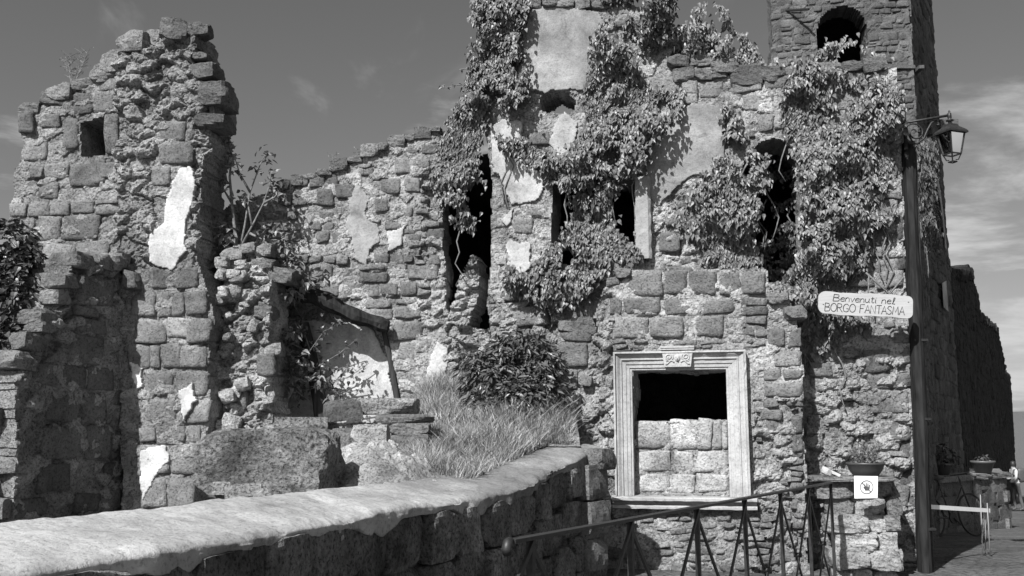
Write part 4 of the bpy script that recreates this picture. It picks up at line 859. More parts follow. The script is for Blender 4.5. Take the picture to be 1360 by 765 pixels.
def side_bush():
    t = thing('bush', 'leafy dark bush pressing against the left ruin beside the wall stub', 'bush', (-5.9, 10.5, .6)); parts = []; m = MB()
    for x, y, Y, s, n in ((5, 330, 10.45, .34, 700), (22, 370, 10.4, .30, 700), (8, 420, 10.25, .40, 900), (20, 450, 10.15, .26, 500), (-30, 380, 10.35, .5, 900), (-10, 470, 10.05, .3, 450), (36, 345, 10.45, .16, 200)):
        c = at(x, y, Y); parts.append(leaf_cloud(rng, c, (s, s*.8, s), n, (.05, .10), seed=int(x+60), tone=(.5, 1.5))); m.tube([Vector((-5.9, 10.5, .6)), Vector((-5.9, 10.5, .6)).lerp(c, .6)+Vector((.05, 0, .1)), c], [.03, .02, .008], 5)
    V, F, T = join(parts); mk('foliage', V, F, M_DARKLEAF, t, t.location, T, smooth=False, kind='stuff'); m.build('stems', M_BARK, t, True)
side_bush()
def fig_tree():
    g = at(318, 470, 11.3); t = thing('fig_tree', 'slender young fig tree with bare grey branches between the left ruin and courtyard wall', 'fig tree', (g.x, g.y, .8)); m = MB(); ends = []
    B = [[(318, 520), (317, 430), (316, 340), (308, 270), (305, 235), (308, 205), (302, 190)], [(316, 345), (325, 300), (332, 255), (345, 220), (352, 205)], [(332, 255), (318, 230), (312, 210)], [(316, 335), (335, 300), (350, 270), (360, 240), (356, 232)], [(316, 390), (340, 370), (358, 340), (372, 318), (385, 305)],
         [(340, 370), (362, 362), (380, 345), (392, 335)], [(317, 420), (345, 405), (372, 395), (395, 380), (405, 372)], [(372, 395), (390, 405), (402, 425)], [(345, 405), (370, 425), (385, 450), (390, 480)], [(316, 345), (300, 320), (292, 300)], [(308, 270), (296, 250), (290, 235)], [(318, 460), (360, 455), (400, 450), (425, 465)],
         [(350, 270), (365, 262), (372, 250)], [(385, 450), (410, 480), (430, 505)], [(332, 310), (348, 318), (366, 300)], [(318, 480), (350, 490), (380, 510), (405, 520)], [(335, 300), (330, 275), (322, 262)], [(360, 455), (375, 480), (380, 520)]]
    for k, br in enumerate(B):
        Y0 = 11.3; P = [at(x, y, Y0+.10*math.sin(k*2.1)*i/len(br)+(.012*max(0, x-316) if k in (4, 5, 6, 7, 8, 11, 13, 15, 17) else 0)*.5) for i, (x, y) in enumerate(br)]
        r0 = .032 if k == 0 else .017; m.tube(P, [r0*(1-.75*i/(len(P)-1)) for i in range(len(P))], 6); ends += [(P[-1], 20), (P[-2], 8), (P[len(P)//2], 3)]
    parts = []; P = []; Nn = []; Tt = []
    for e, n in ends:
        q = np.array(e)+rng.normal(0, .055, (n, 3)); P.append(q); Nn.append(np.array([0, -.3, .8])+rng.normal(0, .5, (n, 3))); Tt.append(np.array([0, 0, -.5])+rng.normal(0, .7, (n, 3)))
    P, Nn, Tt = map(np.concatenate, (P, Nn, Tt)); V, F = leaves_geo(P, Nn, Tt, rng.uniform(.045, .08, len(P))); m.build('trunk', M_BARK, t, True)
    mk('crown', V, F, M_FIGLEAF, t, t.location, np.repeat(rng.uniform(.6, 1.7, len(P)), len(LEAF)), smooth=False, kind='stuff')
    # second flush of leaves in front of the niche
    parts = []
    for x, y, s, n in ((385, 440, .14, 60), (395, 480, .15, 70), (380, 510, .16, 80), (425, 505, .10, 30), (370, 465, .16, 90), (445, 525, .08, 20), (330, 350, .12, 60), (300, 310, .12, 60), (295, 340, .14, 80), (372, 330, .13, 50), (392, 350, .12, 45), (405, 372, .10, 36), (385, 385, .12, 45), (350, 310, .10, 36), (430, 365, .08, 20), (362, 360, .14, 60)):
        parts.append(leaf_cloud(rng, at(x, y, 11.45 if y > 400 else 11.25), (s, s*.7, s), n, (.05, .10), seed=int(x), tone=(.6, 1.6)))
    V, F, T = join(parts); mk('low_foliage', V, F, M_FIGLEAF, t, t.location, T, smooth=False, kind='stuff')
fig_tree()
def niche_vine():  # added so that its leaves and their shadows darken the niche plaster
    g = at(400, 535, 11.58); t = thing('leaf_shadow_vine', 'sparse dark vine added for a leaf-shadow pattern across the plastered niche', 'vine', tuple(g)); m = MB(); P = []; r = random.Random(6)
    for br in ([(395, 540), (402, 500), (412, 465), (430, 440), (452, 430)], [(402, 500), (425, 485), (450, 470), (472, 452)], [(398, 520), (430, 512), (465, 500), (490, 482)], [(412, 465), (405, 445), (398, 432)], [(430, 512), (460, 522), (480, 516)], [(425, 485), (440, 492), (470, 485)]):
        Q = [at(x, y, 11.58-.03*i) for i, (x, y) in enumerate(br)]; m.tube(Q, [.008-.0012*i for i in range(len(Q))], 4)
        for a, b in zip(Q[:-1], Q[1:]):
            for f in (.1, .35, .6, .85): P += [tuple(a.lerp(b, f)+Vector((r.gauss(0, .03), r.gauss(0, .04), r.gauss(0, .03)))) for _ in range(3)]
    P = np.array(P); rn = np.random.default_rng(8); V, F = leaves_geo(P, rn.normal(0, .5, P.shape)+np.array([0, -.6, .5]), rn.normal(0, .6, P.shape)+np.array([0, 0, -.6]), rn.uniform(.035, .065, len(P)))
    m.build('stems', M_BARK, t, True)['kind'] = 'stuff'; mk('foliage', V, F, M_DARKLEAF, t, g, np.repeat(rn.uniform(.5, 1.4, len(P)), len(LEAF)), smooth=False, kind='stuff')
niche_vine()
def twig_plant(label, px, py, h, Y, seed, name='weed', n=7, leafy=True):
    r = random.Random(seed); g = at(px, py, Y); t = thing(name, label, 'weed', tuple(g)); m = MB(); ends = []
    for k in range(n):
        d = Vector((r.uniform(-.4, .4), r.uniform(-.3, .3), 1)).normalized(); p0 = g+Vector((0, 0, -.05)); P = [p0]; L = h*r.uniform(.6, 1.05)
        for i in range(1, 6): P.append(p0+d*L*i/5+Vector((d.x*.25*L*(i/5)**2+r.uniform(-.012, .012), 0, 0)))
        m.tube(P, [.006, .005, .004, .0035, .003, .002], 4)
        for i in range(2, 6):
            for s in (-1, 1):
                e = P[i]+Vector((s*r.uniform(.03, .09), r.uniform(-.04, .04), r.uniform(.02, .08)))*min(1, h*2); m.tube([P[i], e], [.003, .0015], 3); ends.append(e)
    m.build('stems', M_BARK, t, False)
    if leafy:
        rn = np.random.default_rng(seed); P = np.repeat(np.array([tuple(e) for e in ends]), 2, 0)+rn.normal(0, .012, (len(ends)*2, 3)); V, F = leaves_geo(P, rn.normal(0, 1, P.shape)+np.array([0, -.5, .6]), rn.normal(0, 1, P.shape), rn.uniform(.012, .03, len(P)), BLADE, BLADE_F)
        mk('leaves', V, F, M_DARKLEAF, t, g, np.full(len(V), 1.3), smooth=False, kind='stuff')
twig_plant('wispy dry sapling on top of the left ruin', 98, 112, .48, 11.35, 1, 'sapling', 9)
twig_plant('tiny weed on the highest stones of the left ruin', 212, 46, .12, 11.35, 2, n=3)
twig_plant('thin weed on the courtyard wall top above the squared blocks', 447, 224, .28, 11.95, 3, n=2)
twig_plant('short weed tuft on the courtyard wall top near its highest stones', 478, 210, .2, 11.9, 4, n=3)
def grass():
    Y = rng.uniform(7.9, 11.0, 42000); X = rng.uniform(-1.9, .62, 42000); lim = np.where(Y < 9.6, np.interp(Y, WX_Y, WX_X)-.40, .6)
    left_lim = -.95-.10*(Y-8)+.35*fbm(X, Y, None, 1.5, 4, 7)+.35*rng.random(42000)**2; k = (X < lim) & (X > left_lim) & (fbm(X, Y, None, 1.8, 3, 5) > -.42); X, Y = X[k], Y[k]; n = len(X)
    Z = court_z(X, Y); h = rng.uniform(.04, .19, n)*(1+1.1*fbm(X, Y, None, 2.6, 4, 9)).clip(.35, 2)*np.clip((X-left_lim[k])*3+.3, .3, 1); az = rng.uniform(0, 6.28, n); bend = rng.uniform(.1, 1.3, n)*h; wd = rng.uniform(.0022, .0045, n); a2 = rng.uniform(0, 6.28, n)
    V = np.zeros((n, 7, 3)); sx, sy = np.cos(a2)*wd, np.sin(a2)*wd
    for i, f in enumerate((0, .4, .75)):
        cx, cy, cz = X+np.cos(az)*bend*f*f, Y+np.sin(az)*bend*f*f, Z-.01+h*f; s = 1-f*.45
        V[:, 2*i] = np.stack([cx-sx*s, cy-sy*s, cz], -1); V[:, 2*i+1] = np.stack([cx+sx*s, cy+sy*s, cz], -1)
    V[:, 6] = np.stack([X+np.cos(az)*bend, Y+np.sin(az)*bend, Z+h], -1)
    base = (np.arange(n)*7)[:, None]; Q = np.concatenate([base+np.array([0, 1, 3, 2]), base+np.array([2, 3, 5, 4])]); Tn = base+np.array([4, 5, 6])
    o = mk('grass', V.reshape(-1, 3), [Q, Tn], M_GRASS, None, (0, 0, 0), np.repeat(rng.uniform(.5, 1.9, n), 7), smooth=False); tag(o, 'pale dry grass on the slope inside the low wall', None, kind='stuff')
grass()

# ================================================================== FALLEN STONES IN THE COURT
def fallen(label, px, py, Y, d, seed, mat=M_STONE, tone=.9, name='stone_block', **kw):
    c = at(px, py, Y); a = dict(sq=.9, cuts=10, n=6, amp=.08); a.update(kw); o = rock(name, c, d, seed, mat, None, tone, **a); return tag(o, label, 'stone', 'fallen stones in the court', 'thing')
fallen('huge dark lichen-spotted boulder lying behind the low wall', 362, 616, 7.3, (.92, .62, .50), 71, M_DARK, 1.25, 'boulder', n=18, cuts=12, sq=.94, amp=.12, rz=-.12)
fallen('smooth dark squared block tilted on the rubble heap', 455, 545, 9.3, (.33, .3, .20), 72, M_STONE, .55, rz=.3, ry=-.1)  # tone lowered to carry the shade on this block
fallen('flat grey slab lying over the small stone stack', 538, 556, 9.0, (.52, .35, .075), 73, M_STONE, .85, rz=.1)
fallen('dark flat stone lying behind the boulder', 400, 565, 8.6, (.45, .35, .14), 74, M_DARK, 1.5, rz=.2)
fallen('small rounded pale stone on the front of the rubble heap', 492, 580, 8.2, (.30, .25, .20), 75, M_CORE, 1.1)
fallen('long low stone between the tilted block and niche plaster', 510, 540, 9.7, (.66, .3, .16), 76, M_DARK, 1.4, rz=-.1)
fallen('rough brown-grey stone at the boulder end, half in shadow', 470, 585, 8.3, (.35, .3, .2), 77, M_STONE, .8, rz=.6)
for i, (x, y, w_, h_) in enumerate([(545, 570, .36, .10), (545, 584, .35, .13), (546, 598, .33, .09), (545, 612, .35, .15)]):
    fallen(('topmost', 'upper middle', 'lower middle', 'bottom')[i]+' squared stone of the small stack beside the grass', x, y, 8.95, (w_, .34, h_), 80+i, M_STONE, (.85, .7, .8, .72)[i], sq=.94)  # stack tones darkened, the shade of the right-turned faces put into the colour
for i, (x, y, s) in enumerate([(300, 648, .09), (318, 652, .10), (336, 650, .09), (355, 655, .08)]): fallen(('small pale wedge stone under the left end of the boulder', 'pale wedge stone under the boulder belly', 'grey chip of stone under the boulder middle', 'little stone wedged under the boulder right side')[i], x, y, 7.05, (s*1.7, .15, s), 90+i, M_CORE, 1.1)
def heap():
    c = at(500, 640, 8.0); g = 90; X, Y = np.meshgrid(np.linspace(-.95, .75, g), np.linspace(-.7, .9, g), indexing='ij'); r = np.hypot(X/.85, Y/.8); z = .36*smooth01(1-r)+.10*smooth01(1-np.hypot((X+.3)/.4, (Y-.3)/.4))
    f1, f2, cid = worley(X, Y, 11, 5); z = z+(.05*np.clip((f2-f1)*2.5, 0, 1)*cid+.05*fbm(X, Y, None, 4, 4, 6)+.012*fbm(X, Y, None, 22, 3, 8))*smooth01((1.1-r)*3)-.05
    I = np.arange(g*g).reshape(g, g); F = np.stack([I[:-1, :-1].ravel(), I[1:, :-1].ravel(), I[1:, 1:].ravel(), I[:-1, 1:].ravel()], -1)
    b = float(court_z(c.x, c.y)); tag(mk('rubble_heap', np.stack([X+c.x, Y+c.y, z+b], -1), F, M_CORE, None, (c.x, c.y, b), (.8+.5*cid).ravel()), 'pale heap of crumbled mortar and small rubble beside the boulder', 'rubble heap', None, 'thing')
heap()

# ================================================================== STREET THINGS
# stone ledge that carries the flower bowl
LEDGE = thing('stone_ledge', 'rough stepped stone ledge against the corner wall, holding the flower bowl', 'ledge', tuple(at(1150, 760, 9.85)))
LZ = float(at(1150, 634, 9.75)[2])
rl = random.Random(12); yy = 637.0; kk = 0
for hh, x_lo, x_hi, Y in ((23, 1090, 1197, 9.80), (24, 1104, 1198, 9.76), (22, 1108, 1199, 9.66), (26, 1114, 1202, 9.70), (24, 1112, 1204, 9.64), (30, 1110, 1206, 9.66)):
    xx = x_lo+rl.uniform(-6, 6)
    while xx < x_hi-8:
        ww = min(rl.uniform(24, 58), x_hi+3-xx); j = rl.uniform(-3, 3); a, b = at(xx, yy+hh+1, Y), at(xx+ww, yy+(j if yy > 640 else 0), Y)
        rock('stone', ((a.x+b.x)/2, Y+.2+rl.uniform(-.05, .05), (a.z+b.z)/2), (b.x-a.x, .5, b.z-a.z), 5200+kk, M_STONE, LEDGE, rl.uniform(.9, 1.6), n=9, sq=.97, cuts=9, rz=-.2+rl.uniform(-.1, .1), ry=rl.uniform(-.06, .06), amp=.12); xx += ww; kk += 1
    yy += hh
a, b = at(1086, 633, 9.62), at(1194, 633, 9.62); rock('ledge_slab', ((a.x+b.x)/2, 9.86, LZ-.017), (b.x-a.x, .5, .05), 5300, M_STONE, LEDGE, .95, n=8, sq=.93, rz=-.2, amp=.06)
def bowl():
    c = at(1150, 631, 9.78); c.z = LZ+.006; t = thing('flower_bowl', 'dark shallow bowl of small heather standing on the stone ledge', 'planter', tuple(c)); m = MB()
    m.lathe(c, [(.0, .0), (.10, .0), (.12, .012), (.155, .06), (.176, .112), (.184, .118), (.186, .135), (.178, .137), (.168, .115), (.14, .09), (0, .088)], 32); m.build('bowl', M_POT, t, True)
    m = MB(); m.lathe(c+Vector((0, 0, .1)), [(.168, 0), (.1, .012), (0, .016)], 16); m.build('soil', M_EARTH, t)
    rn = np.random.default_rng(4); parts = []; st = MB()
    for k in range(42):
        a_, r_ = rn.uniform(0, 6.28), .11*math.sqrt(rn.random()); b0 = Vector((c.x-.01+r_*math.cos(a_), c.y+r_*math.sin(a_), c.z+.1)); d = Vector((math.cos(a_)*r_*5, math.sin(a_)*r_*5, 1.5)).normalized(); h_ = rn.uniform(.10, .24); st.tube([b0, b0+d*h_], .002, 3)
        n = 16; f = rn.uniform(.25, 1.05, n); P = np.array(b0)+np.outer(f*h_, np.array(d))+rn.normal(0, .008, (n, 3)); V, F = leaves_geo(P, rn.normal(0, 1, (n, 3)), np.array(d)+rn.normal(0, .7, (n, 3)), rn.uniform(.014, .03, n)); parts.append((V, F, np.repeat(rn.uniform(.7, 1.5, n), len(LEAF))))
    V, F, T = join(parts); mk('flowers', V, F, M_IVY, t, c, T*.85, smooth=False, kind='stuff'); st.build('stems', M_BARK, t)
bowl()
def no_touch():
    q = [at(x, y, 9.46) for x, y in ((1135, 662), (1165.5, 661.5), (1166, 632.5), (1134.5, 632))]; c = sum(q, Vector())/4; t = thing('notice_sheet', 'white notice with a crossed-out hand in a circle, hung below the flower bowl', 'notice', tuple(c-Vector((0, 0, .11))))
    ex = (q[1]-q[0]).normalized(); ey = (q[3]-q[0]).normalized(); n = Vector((0, -1, 0)); W = (q[1]-q[0]).length; m = MB(); m.add(q+[p-n*.006 for p in q], [(0, 1, 2, 3), (7, 6, 5, 4), (0, 4, 5, 1), (1, 5, 6, 2), (2, 6, 7, 3), (3, 7, 4, 0)]); m.build('sheet', M_PAPER, t)
    P = lambda u, v, w=.003: c+ex*u*W+ey*v*W+n*w; R = .30; k = 36; m = MB(); V = []
    for i in range(k): a_ = 2*math.pi*i/k; V += [P(.02+R*math.cos(a_), R*math.sin(a_)), P(.02+(R-.045)*math.cos(a_), (R-.045)*math.sin(a_))]
    m.add(V, [(2*i, 2*i+1, (2*i+3) % (2*k), (2*i+2) % (2*k)) for i in range(k)]); m.add([P(.02+u, v) for u, v in ((-.23, .18), (-.19, .22), (.20, -.20), (.17, -.235))], [(0, 1, 2, 3)]); m.build('ring_and_slash', M_INK, t, tone=6)
    m = MB(); hand = [(-.10, -.14), (.09, -.14), (.12, .0), (-.11, .02)]; m.add([P(.04+u, v, .004) for u, v in hand], [(0, 3, 2, 1)])
    for x, l, s in ((-.09, .13, -.03), (-.03, .18, -.01), (.03, .17, .01), (.09, .11, .03)): m.add([P(.04+x+e*.022+(s if f else 0), .0+f*l, .004) for e, f in ((-1, 0), (1, 0), (1, 1), (-1, 1))], [(0, 1, 2, 3)])
    m.add([P(.04+u, v, .004) for u, v in ((-.09, -.12), (-.17, .0), (-.14, .03), (-.08, -.03))], [(0, 1, 2, 3)]); m.build('hand_mark', M_INK, t, tone=2.5)
no_touch()
tag(rock('pale_stone', at(1097, 626, 9.78), (.10, .1, .07), 5400, M_LIME, None, 1.2, ry=.5), 'small pale stone chip lying on the ledge in the bay shadow', 'stone', None, 'thing')
m = MB(); _a = at(1104, 621, 9.72); m.box((_a.x+.03, 9.8, LZ+.045), (.15, .1, .03), (Vector((.86, 0, -.4)), Vector((0, 1, 0)), Vector((.4, 0, .86)))); tag(m.build('tile_piece', M_LIME, None, origin=(_a.x, 9.8, LZ), tone=1.3), 'broken pale tile leaning on the ledge beside the flower bowl', 'tile', None, 'thing')

# hand-lettered welcome board
GL = {'B': [[(0, 0), (0, 1)], [(0, 1), (.45, .95), (.5, .75), (.4, .56), (0, .52)], [(0, .52), (.5, .46), (.6, .25), (.5, .04), (0, 0)]], 'O': [[(.35 + .35*math.cos(a), .5+.5*math.sin(a)) for a in np.linspace(0, 6.283, 17)]],
      'R': [[(0, 0), (0, 1)], [(0, 1), (.45, .95), (.5, .72), (.4, .54), (0, .5)], [(.2, .5), (.6, -.05)]], 'G': [[(.62, .82), (.45, .98), (.2, .95), (.03, .7), (0, .4), (.12, .08), (.38, 0), (.6, .12), (.62, .42), (.38, .42)]],
      'F': [[(0, 0), (.04, 1), (.55, 1.02)], [(.02, .52), (.42, .54)]], 'A': [[(0, 0), (.3, 1), (.62, 0)], [(.1, .36), (.5, .36)]], 'N': [[(0, 0), (.03, 1), (.55, 0), (.58, 1)]], 'T': [[(0, 1), (.6, 1)], [(.3, 1), (.3, 0)]],
      'S': [[(.5, .86), (.35, 1), (.12, .95), (.03, .75), (.2, .56), (.42, .44), (.5, .22), (.35, .02), (.1, .02), (0, .16)]], 'M': [[(0, 0), (.1, 1), (.35, .3), (.6, 1), (.7, 0)]],
      'e': [[(.04, .3), (.4, .36), (.38, .52), (.22, .6), (.06, .48), (.02, .24), (.14, .02), (.3, .02), (.42, .12)]], 'n': [[(0, 0), (.02, .58)], [(.02, .4), (.16, .58), (.32, .52), (.36, .3), (.38, 0)]], 'v': [[(0, .58), (.18, 0), (.38, .6)]],
      'u': [[(0, .58), (.02, .2), (.12, .02), (.28, .06), (.36, .25)], [(.36, .58), (.37, .1), (.46, 0)]], 't': [[(.12, .85), (.12, .12), (.22, 0), (.34, .06)], [(0, .6), (.3, .62)]], 'i': [[(.05, .56), (.05, .08), (.14, 0)], [(.05, .74), (.07, .8)]], 'l': [[(.04, 0), (.2, .6), (.22, .95), (.12, .98), (.08, .6), (.1, .08), (.22, 0), (.3, .08)]]}
WD = {'B': .68, 'O': .8, 'R': .68, 'G': .75, 'F': .6, 'A': .66, 'N': .68, 'T': .62, 'S': .62, 'M': .8, 'e': .5, 'n': .48, 'v': .45, 'u': .54, 't': .4, 'i': .24, 'l': .36, ' ': .42}
def board():
    q = [at(*p) for p in ((1086, 414, 10.02), (1207, 420.5, 9.93), (1217, 396, 9.93), (1087, 389, 10.02))]; c = sum(q, Vector())/4
    ex = (((q[1]+q[2])-(q[0]+q[3]))/2); W = ex.length; ex.normalize(); n = Vector((F_PL.nx, F_PL.ny, 0)); n = (n-ex*n.dot(ex)).normalized(); ey = n.cross(ex).normalized(); ey = ey if ey.z > 0 else -ey; H = .232
    t = thing('welcome_board', 'pale wooden board reading Benvenuti nel Borgo Fantasma, nailed to the ivy wall', 'sign', tuple(c-ey*H/2)); outline = []
    for sx, sy in ((-1, -1), (1, -1), (1, 1), (-1, 1)):
        r_ = .055 if sx > 0 else .07; cx, cy = sx*(W/2-r_), sy*(H/2-r_); s0 = {(-1, -1): math.pi, (1, -1): -math.pi/2, (1, 1): 0, (-1, 1): math.pi/2}[(sx, sy)]
        outline += [(cx+r_*math.cos(s0+k*math.pi/10), cy+r_*math.sin(s0+k*math.pi/10)) for k in range(6)]
    out2 = []
    for i in range(len(outline)):
        (a0, b0), (a1, b1) = outline[i], outline[(i+1) % len(outline)]; L = math.hypot(a1-a0, b1-b0); k = max(1, int(L/.05))
        for j in range(k): f = j/k; x, y = a0+(a1-a0)*f, b0+(b1-b0)*f; out2.append((x, y+.005*math.sin(x*9)+.003*math.sin(x*31)))
    N = len(out2); V = [c+ex*x+ey*y+n*w for w in (.012, -.012) for x, y in out2]; mk('plank', V, [tuple(range(N)), tuple(range(2*N-1, N-1, -1))]+[(i, N+i, N+(i+1) % N, (i+1) % N) for i in range(N)], M_BOARD, t, t.location, smooth=False)
    def write(name, txt, x0, y0, h, span, sl):
        tw = sum(WD[ch] for ch in txt); s = span/tw; x = 0; m = MB(); r = random.Random(len(txt))
        for ch in txt:
            dy = r.uniform(-.02, .02)
            for st in GL.get(ch, []):
                pts = [c+ex*(x0+(x+p+sl*pp)*s)+ey*(y0+(pp+dy)*h+.012*h*r.uniform(-1, 1))+n*.0135 for p, pp in st]; m.tube(pts, .0036, 5)
            x += WD[ch]
        m.build(name, M_INK, t)
    write('lettering', 'Benvenuti nel', -W*.345, .022, .070, W*.66, .12); write('lettering', 'BORGO FANTASMA', -W*.43, -.086, .084, W*.845, .05)
    for x, y in ((W/2-.045, .05), (-W/2+.05, -.02)): m = MB(); m.lathe(c+ex*x+ey*y+n*.012, [(0, .004), (.006, .003), (.008, 0)], 8); m.build('nail', M_IRON, t)
    for x in (-W*.32, W*.38): m = MB(); m.box(c+ex*x-n*.10, (.03, .18, .05)); m.build('wooden_batten', M_WOOD, t)
board()
# loose twigs and a cable hanging above the board
def cable():
    m = MB(); P = [at(x, y, 10.2) for x, y in ((1150, 362), (1165, 376), (1181, 391), (1192, 378), (1200, 368))]; m.tube(P, .011, 5); m.tube([at(1154, 366, 10.2), at(1153, 391, 10.1)], .008, 4); tag(m.build('bare_vine', M_BARK, None, True, origin=at(1181, 391, 10.2)), 'bare dry vine stems crossing on the wall just above the welcome board', 'vine', None, 'thing')
cable()
def tendrils():
    t = thing('ivy_tendril', 'bare ivy shoots sticking out left of the tall wall against the sky', 'ivy', tuple(at(640, 118, 11.2))); k = 0
    for pts in ([(650, 122), (630, 112), (608, 113), (584, 118)], [(645, 100), (628, 90), (612, 92)], [(650, 80), (630, 70), (618, 74)]):
        m = MB(); P = [at(x, y, 11.2) for x, y in pts]; m.tube(P, [.012, .009, .006, .003][:len(P)], 5); st = m.build('shoot', M_BARK, t, True); rn = np.random.default_rng(k); k += 1
        Q = np.concatenate([np.array(P[i].lerp(P[i+1], f))[None]+rn.normal(0, .02, (3, 3)) for i in range(len(P)-1) for f in (.2, .5, .8)]); V, F = leaves_geo(Q, rn.normal(0, .5, Q.shape)+np.array([0, -.6, .5]), rn.normal(0, .5, Q.shape)+np.array([0, 0, -.6]), rn.uniform(.03, .05, len(Q))); mk('leaves', V, F, M_IVY, st, root_of(st), None, smooth=False, kind='stuff')
tendrils()

def lantern():
    a = at(1203, 163, 10.15); top = at(1261, 153, 10.05); t = thing('street_lantern', 'black wrought iron street lantern on a scrolled bracket at the castle corner', 'street lamp', tuple(a))
    m = MB(); m.tube([a+Vector((-.05, .1, 0)), a, top], .014, 8); m.build('bracket_arm', M_IRON, t, True)
    m = MB(); m.box(a+Vector((.0, .03, -.08)), (.03, .03, .42)); m.build('wall_plate', M_IRON, t)
    m = MB(); P = []
    pc = at(1215, 176, 10.12)
    for i in range(44): f = i/43; ang = -1.2-f*11.0; r_ = .115*(1-f)**.8+.012; P.append(pc+Vector((r_*math.cos(ang), 0, r_*math.sin(ang))))
    m.tube(P, .009, 6); m.tube([at(x, y, 10.11) for x, y in ((1203, 183), (1208, 190), (1218, 191), (1227, 184), (1232, 172), (1237, 163), (1243, 160), (1247, 164), (1246, 167))], .011, 6); m.tube([at(x, y, 10.11) for x, y in ((1203, 163), (1206, 178), (1213, 190))], .009, 6)
    for x, y in ((1221, 175), (1246, 166)): m.lathe(at(x, y, 10.1)-Vector((0, 0, .015)), [(0, 0), (.017, .007), (.02, .015), (.017, .024), (0, .03)], 8)
    m.build('scroll', M_IRON, t, True)
    c = at(1262.5, 176, 10.05); m = MB(); z0 = top.z; zr = at(1262, 176, 10.05).z; zb = at(1262, 205, 10.05).z; ze = at(1262, 216.5, 10.05).z
    m.lathe((c.x, c.y, z0), [(.004, .055), (.013, .04), (.008, .03), (.02, .02), (.022, -.03), (.014, -.04), (.04, -.055), (.042, -.062), (.016, -.072), (.024, -.11)], 12); m.build('finial', M_IRON, t, True)
    R = .155; rb_ = .098; rot = Vector((math.cos(.35), math.sin(.35), 0)); ort = Vector((-rot.y, rot.x, 0)); cor = [(1, 1), (-1, 1), (-1, -1), (1, -1)]
    def sq_ring(z, r): return [Vector((c.x, c.y, z))+rot*r*i+ort*r*j for i, j in cor]
    m = MB(); zs = [(z0-.10, .035), (z0-.105, .05), (zr+.06, .062), (zr+.02, .108), (zr, .122), (zr-.018, .122), (zr-.02, .10)]; V = sum([sq_ring(z, r) for z, r in zs], []); F = [(0, 1, 2, 3)]
    for i in range(len(zs)-1): F += [(i*4+k, (i+1)*4+k, (i+1)*4+(k+1) % 4, i*4+(k+1) % 4) for k in range(4)]
    m.add(V, F); m.build('roof', M_IRON, t)
    A, Bq = sq_ring(zr-.018, .096), sq_ring(zb, .062); m = MB()
    for k in range(4): m.tube([A[k], Bq[k]], .009, 4); m.tube([Bq[k], Bq[(k+1) % 4]], .009, 4); m.tube([A[k], A[(k+1) % 4]], .009, 4); m.tube([Bq[k], Bq[k].lerp(Vector((c.x, c.y, ze)), .35)+Vector((0, 0, -.03)), Vector((c.x, c.y, ze)).lerp(Bq[k], .35)*1.0], .007, 4)
    m.tube([sq_ring(ze+.012, .03)[k] for k in (0, 1, 2, 3, 0)], .008, 4); fr_ = m.build('cage', M_IRON, t)
    for k in range(4): m = MB(); m.add([A[k].lerp(Vector((c.x, c.y, A[k].z)), .03), A[(k+1) % 4].lerp(Vector((c.x, c.y, A[k].z)), .03), Bq[(k+1) % 4].lerp(Vector((c.x, c.y, zb)), .03), Bq[k].lerp(Vector((c.x, c.y, zb)), .03)], [(0, 1, 2, 3)]); m.build('pane', M_GLASS, t)
    m = MB(); m.lathe((c.x, c.y, zr), [(.0, -.02), (.018, -.02), (.018, -.07), (.0, -.07)], 10); m.build('lamp_holder', M_IRON, t, True)
    m = MB(); m.lathe((c.x, c.y, zr-.07), [(.014, 0), (.028, -.025), (.033, -.05), (.026, -.072), (.012, -.082), (0, -.084)], 14); m.build('bulb', M_BULB, t, True)
lantern()

def railing():
    A, Bp = at(705, 714, 3.8), at(1103, 641, 9.35); d = (Bp-A)/6; base = A-d*.16; end = Bp+d*.03; t = thing('railing', 'dark iron railing of crossing bars beside the carved window', 'railing', (1.5, 6.5, .05)); nrm = Vector((-d.y, d.x, 0)).normalized(); dh = Vector((d.x, d.y, 0)).normalized(); up = d.normalized().cross(nrm).normalized(); up = up if up.z > 0 else -up
    m = MB(); m.box((base+end)/2, ((end-base).length, .045, .014), (d.normalized(), nrm, up)); m.build('handrail', M_IRON, t)
    m = MB(); m.tube([base+Vector((0, 0, .0)), base-d.normalized()*.02+Vector((0, 0, -.006)), base-d.normalized()*.03+Vector((0, 0, -.025)), base-d.normalized()*.02+Vector((0, 0, -.04))], .019, 8); m.build('rail_end', M_IRON, t, True)
    H = 1.06
    for k in range(7):
        p = A+d*k; q = Vector((p.x, p.y, float(ground_z(p.x, p.y))-.02)); m = MB(); m.box((p+q)/2, (.026, .026, (p-q).length), (dh, nrm, Vector((0, 0, 1)))); m.build('post', M_IRON, t)
    for k in range(-1, 7):
        for s in (1, -1):
            j = k+s
            if not (0 <= k <= 6): continue
            p = A+d*k-Vector((0, 0, .012)); e = A+d*j; e = Vector((e.x, e.y, p.z-H+.04))
            if j < 0 or j > 6: e = p.lerp(e, .5)
            if j > 6: continue
            o_ = nrm*(.012*s); m = MB(); ax = (e-p).normalized(); sd = ax.cross(nrm).normalized(); m.box((p+e)/2+o_, ((e-p).length, .012, .020), (ax, nrm, sd)); m.build('bar', M_IRON, t)
    for k in range(6):
        c = A+d*(k+.5)-Vector((0, 0, H/2-.02)); m = MB(); m.tube([c+nrm*.03, c-nrm*.03], .019, 10); m.build('joint_boss', M_IRON, t, True)
railing()

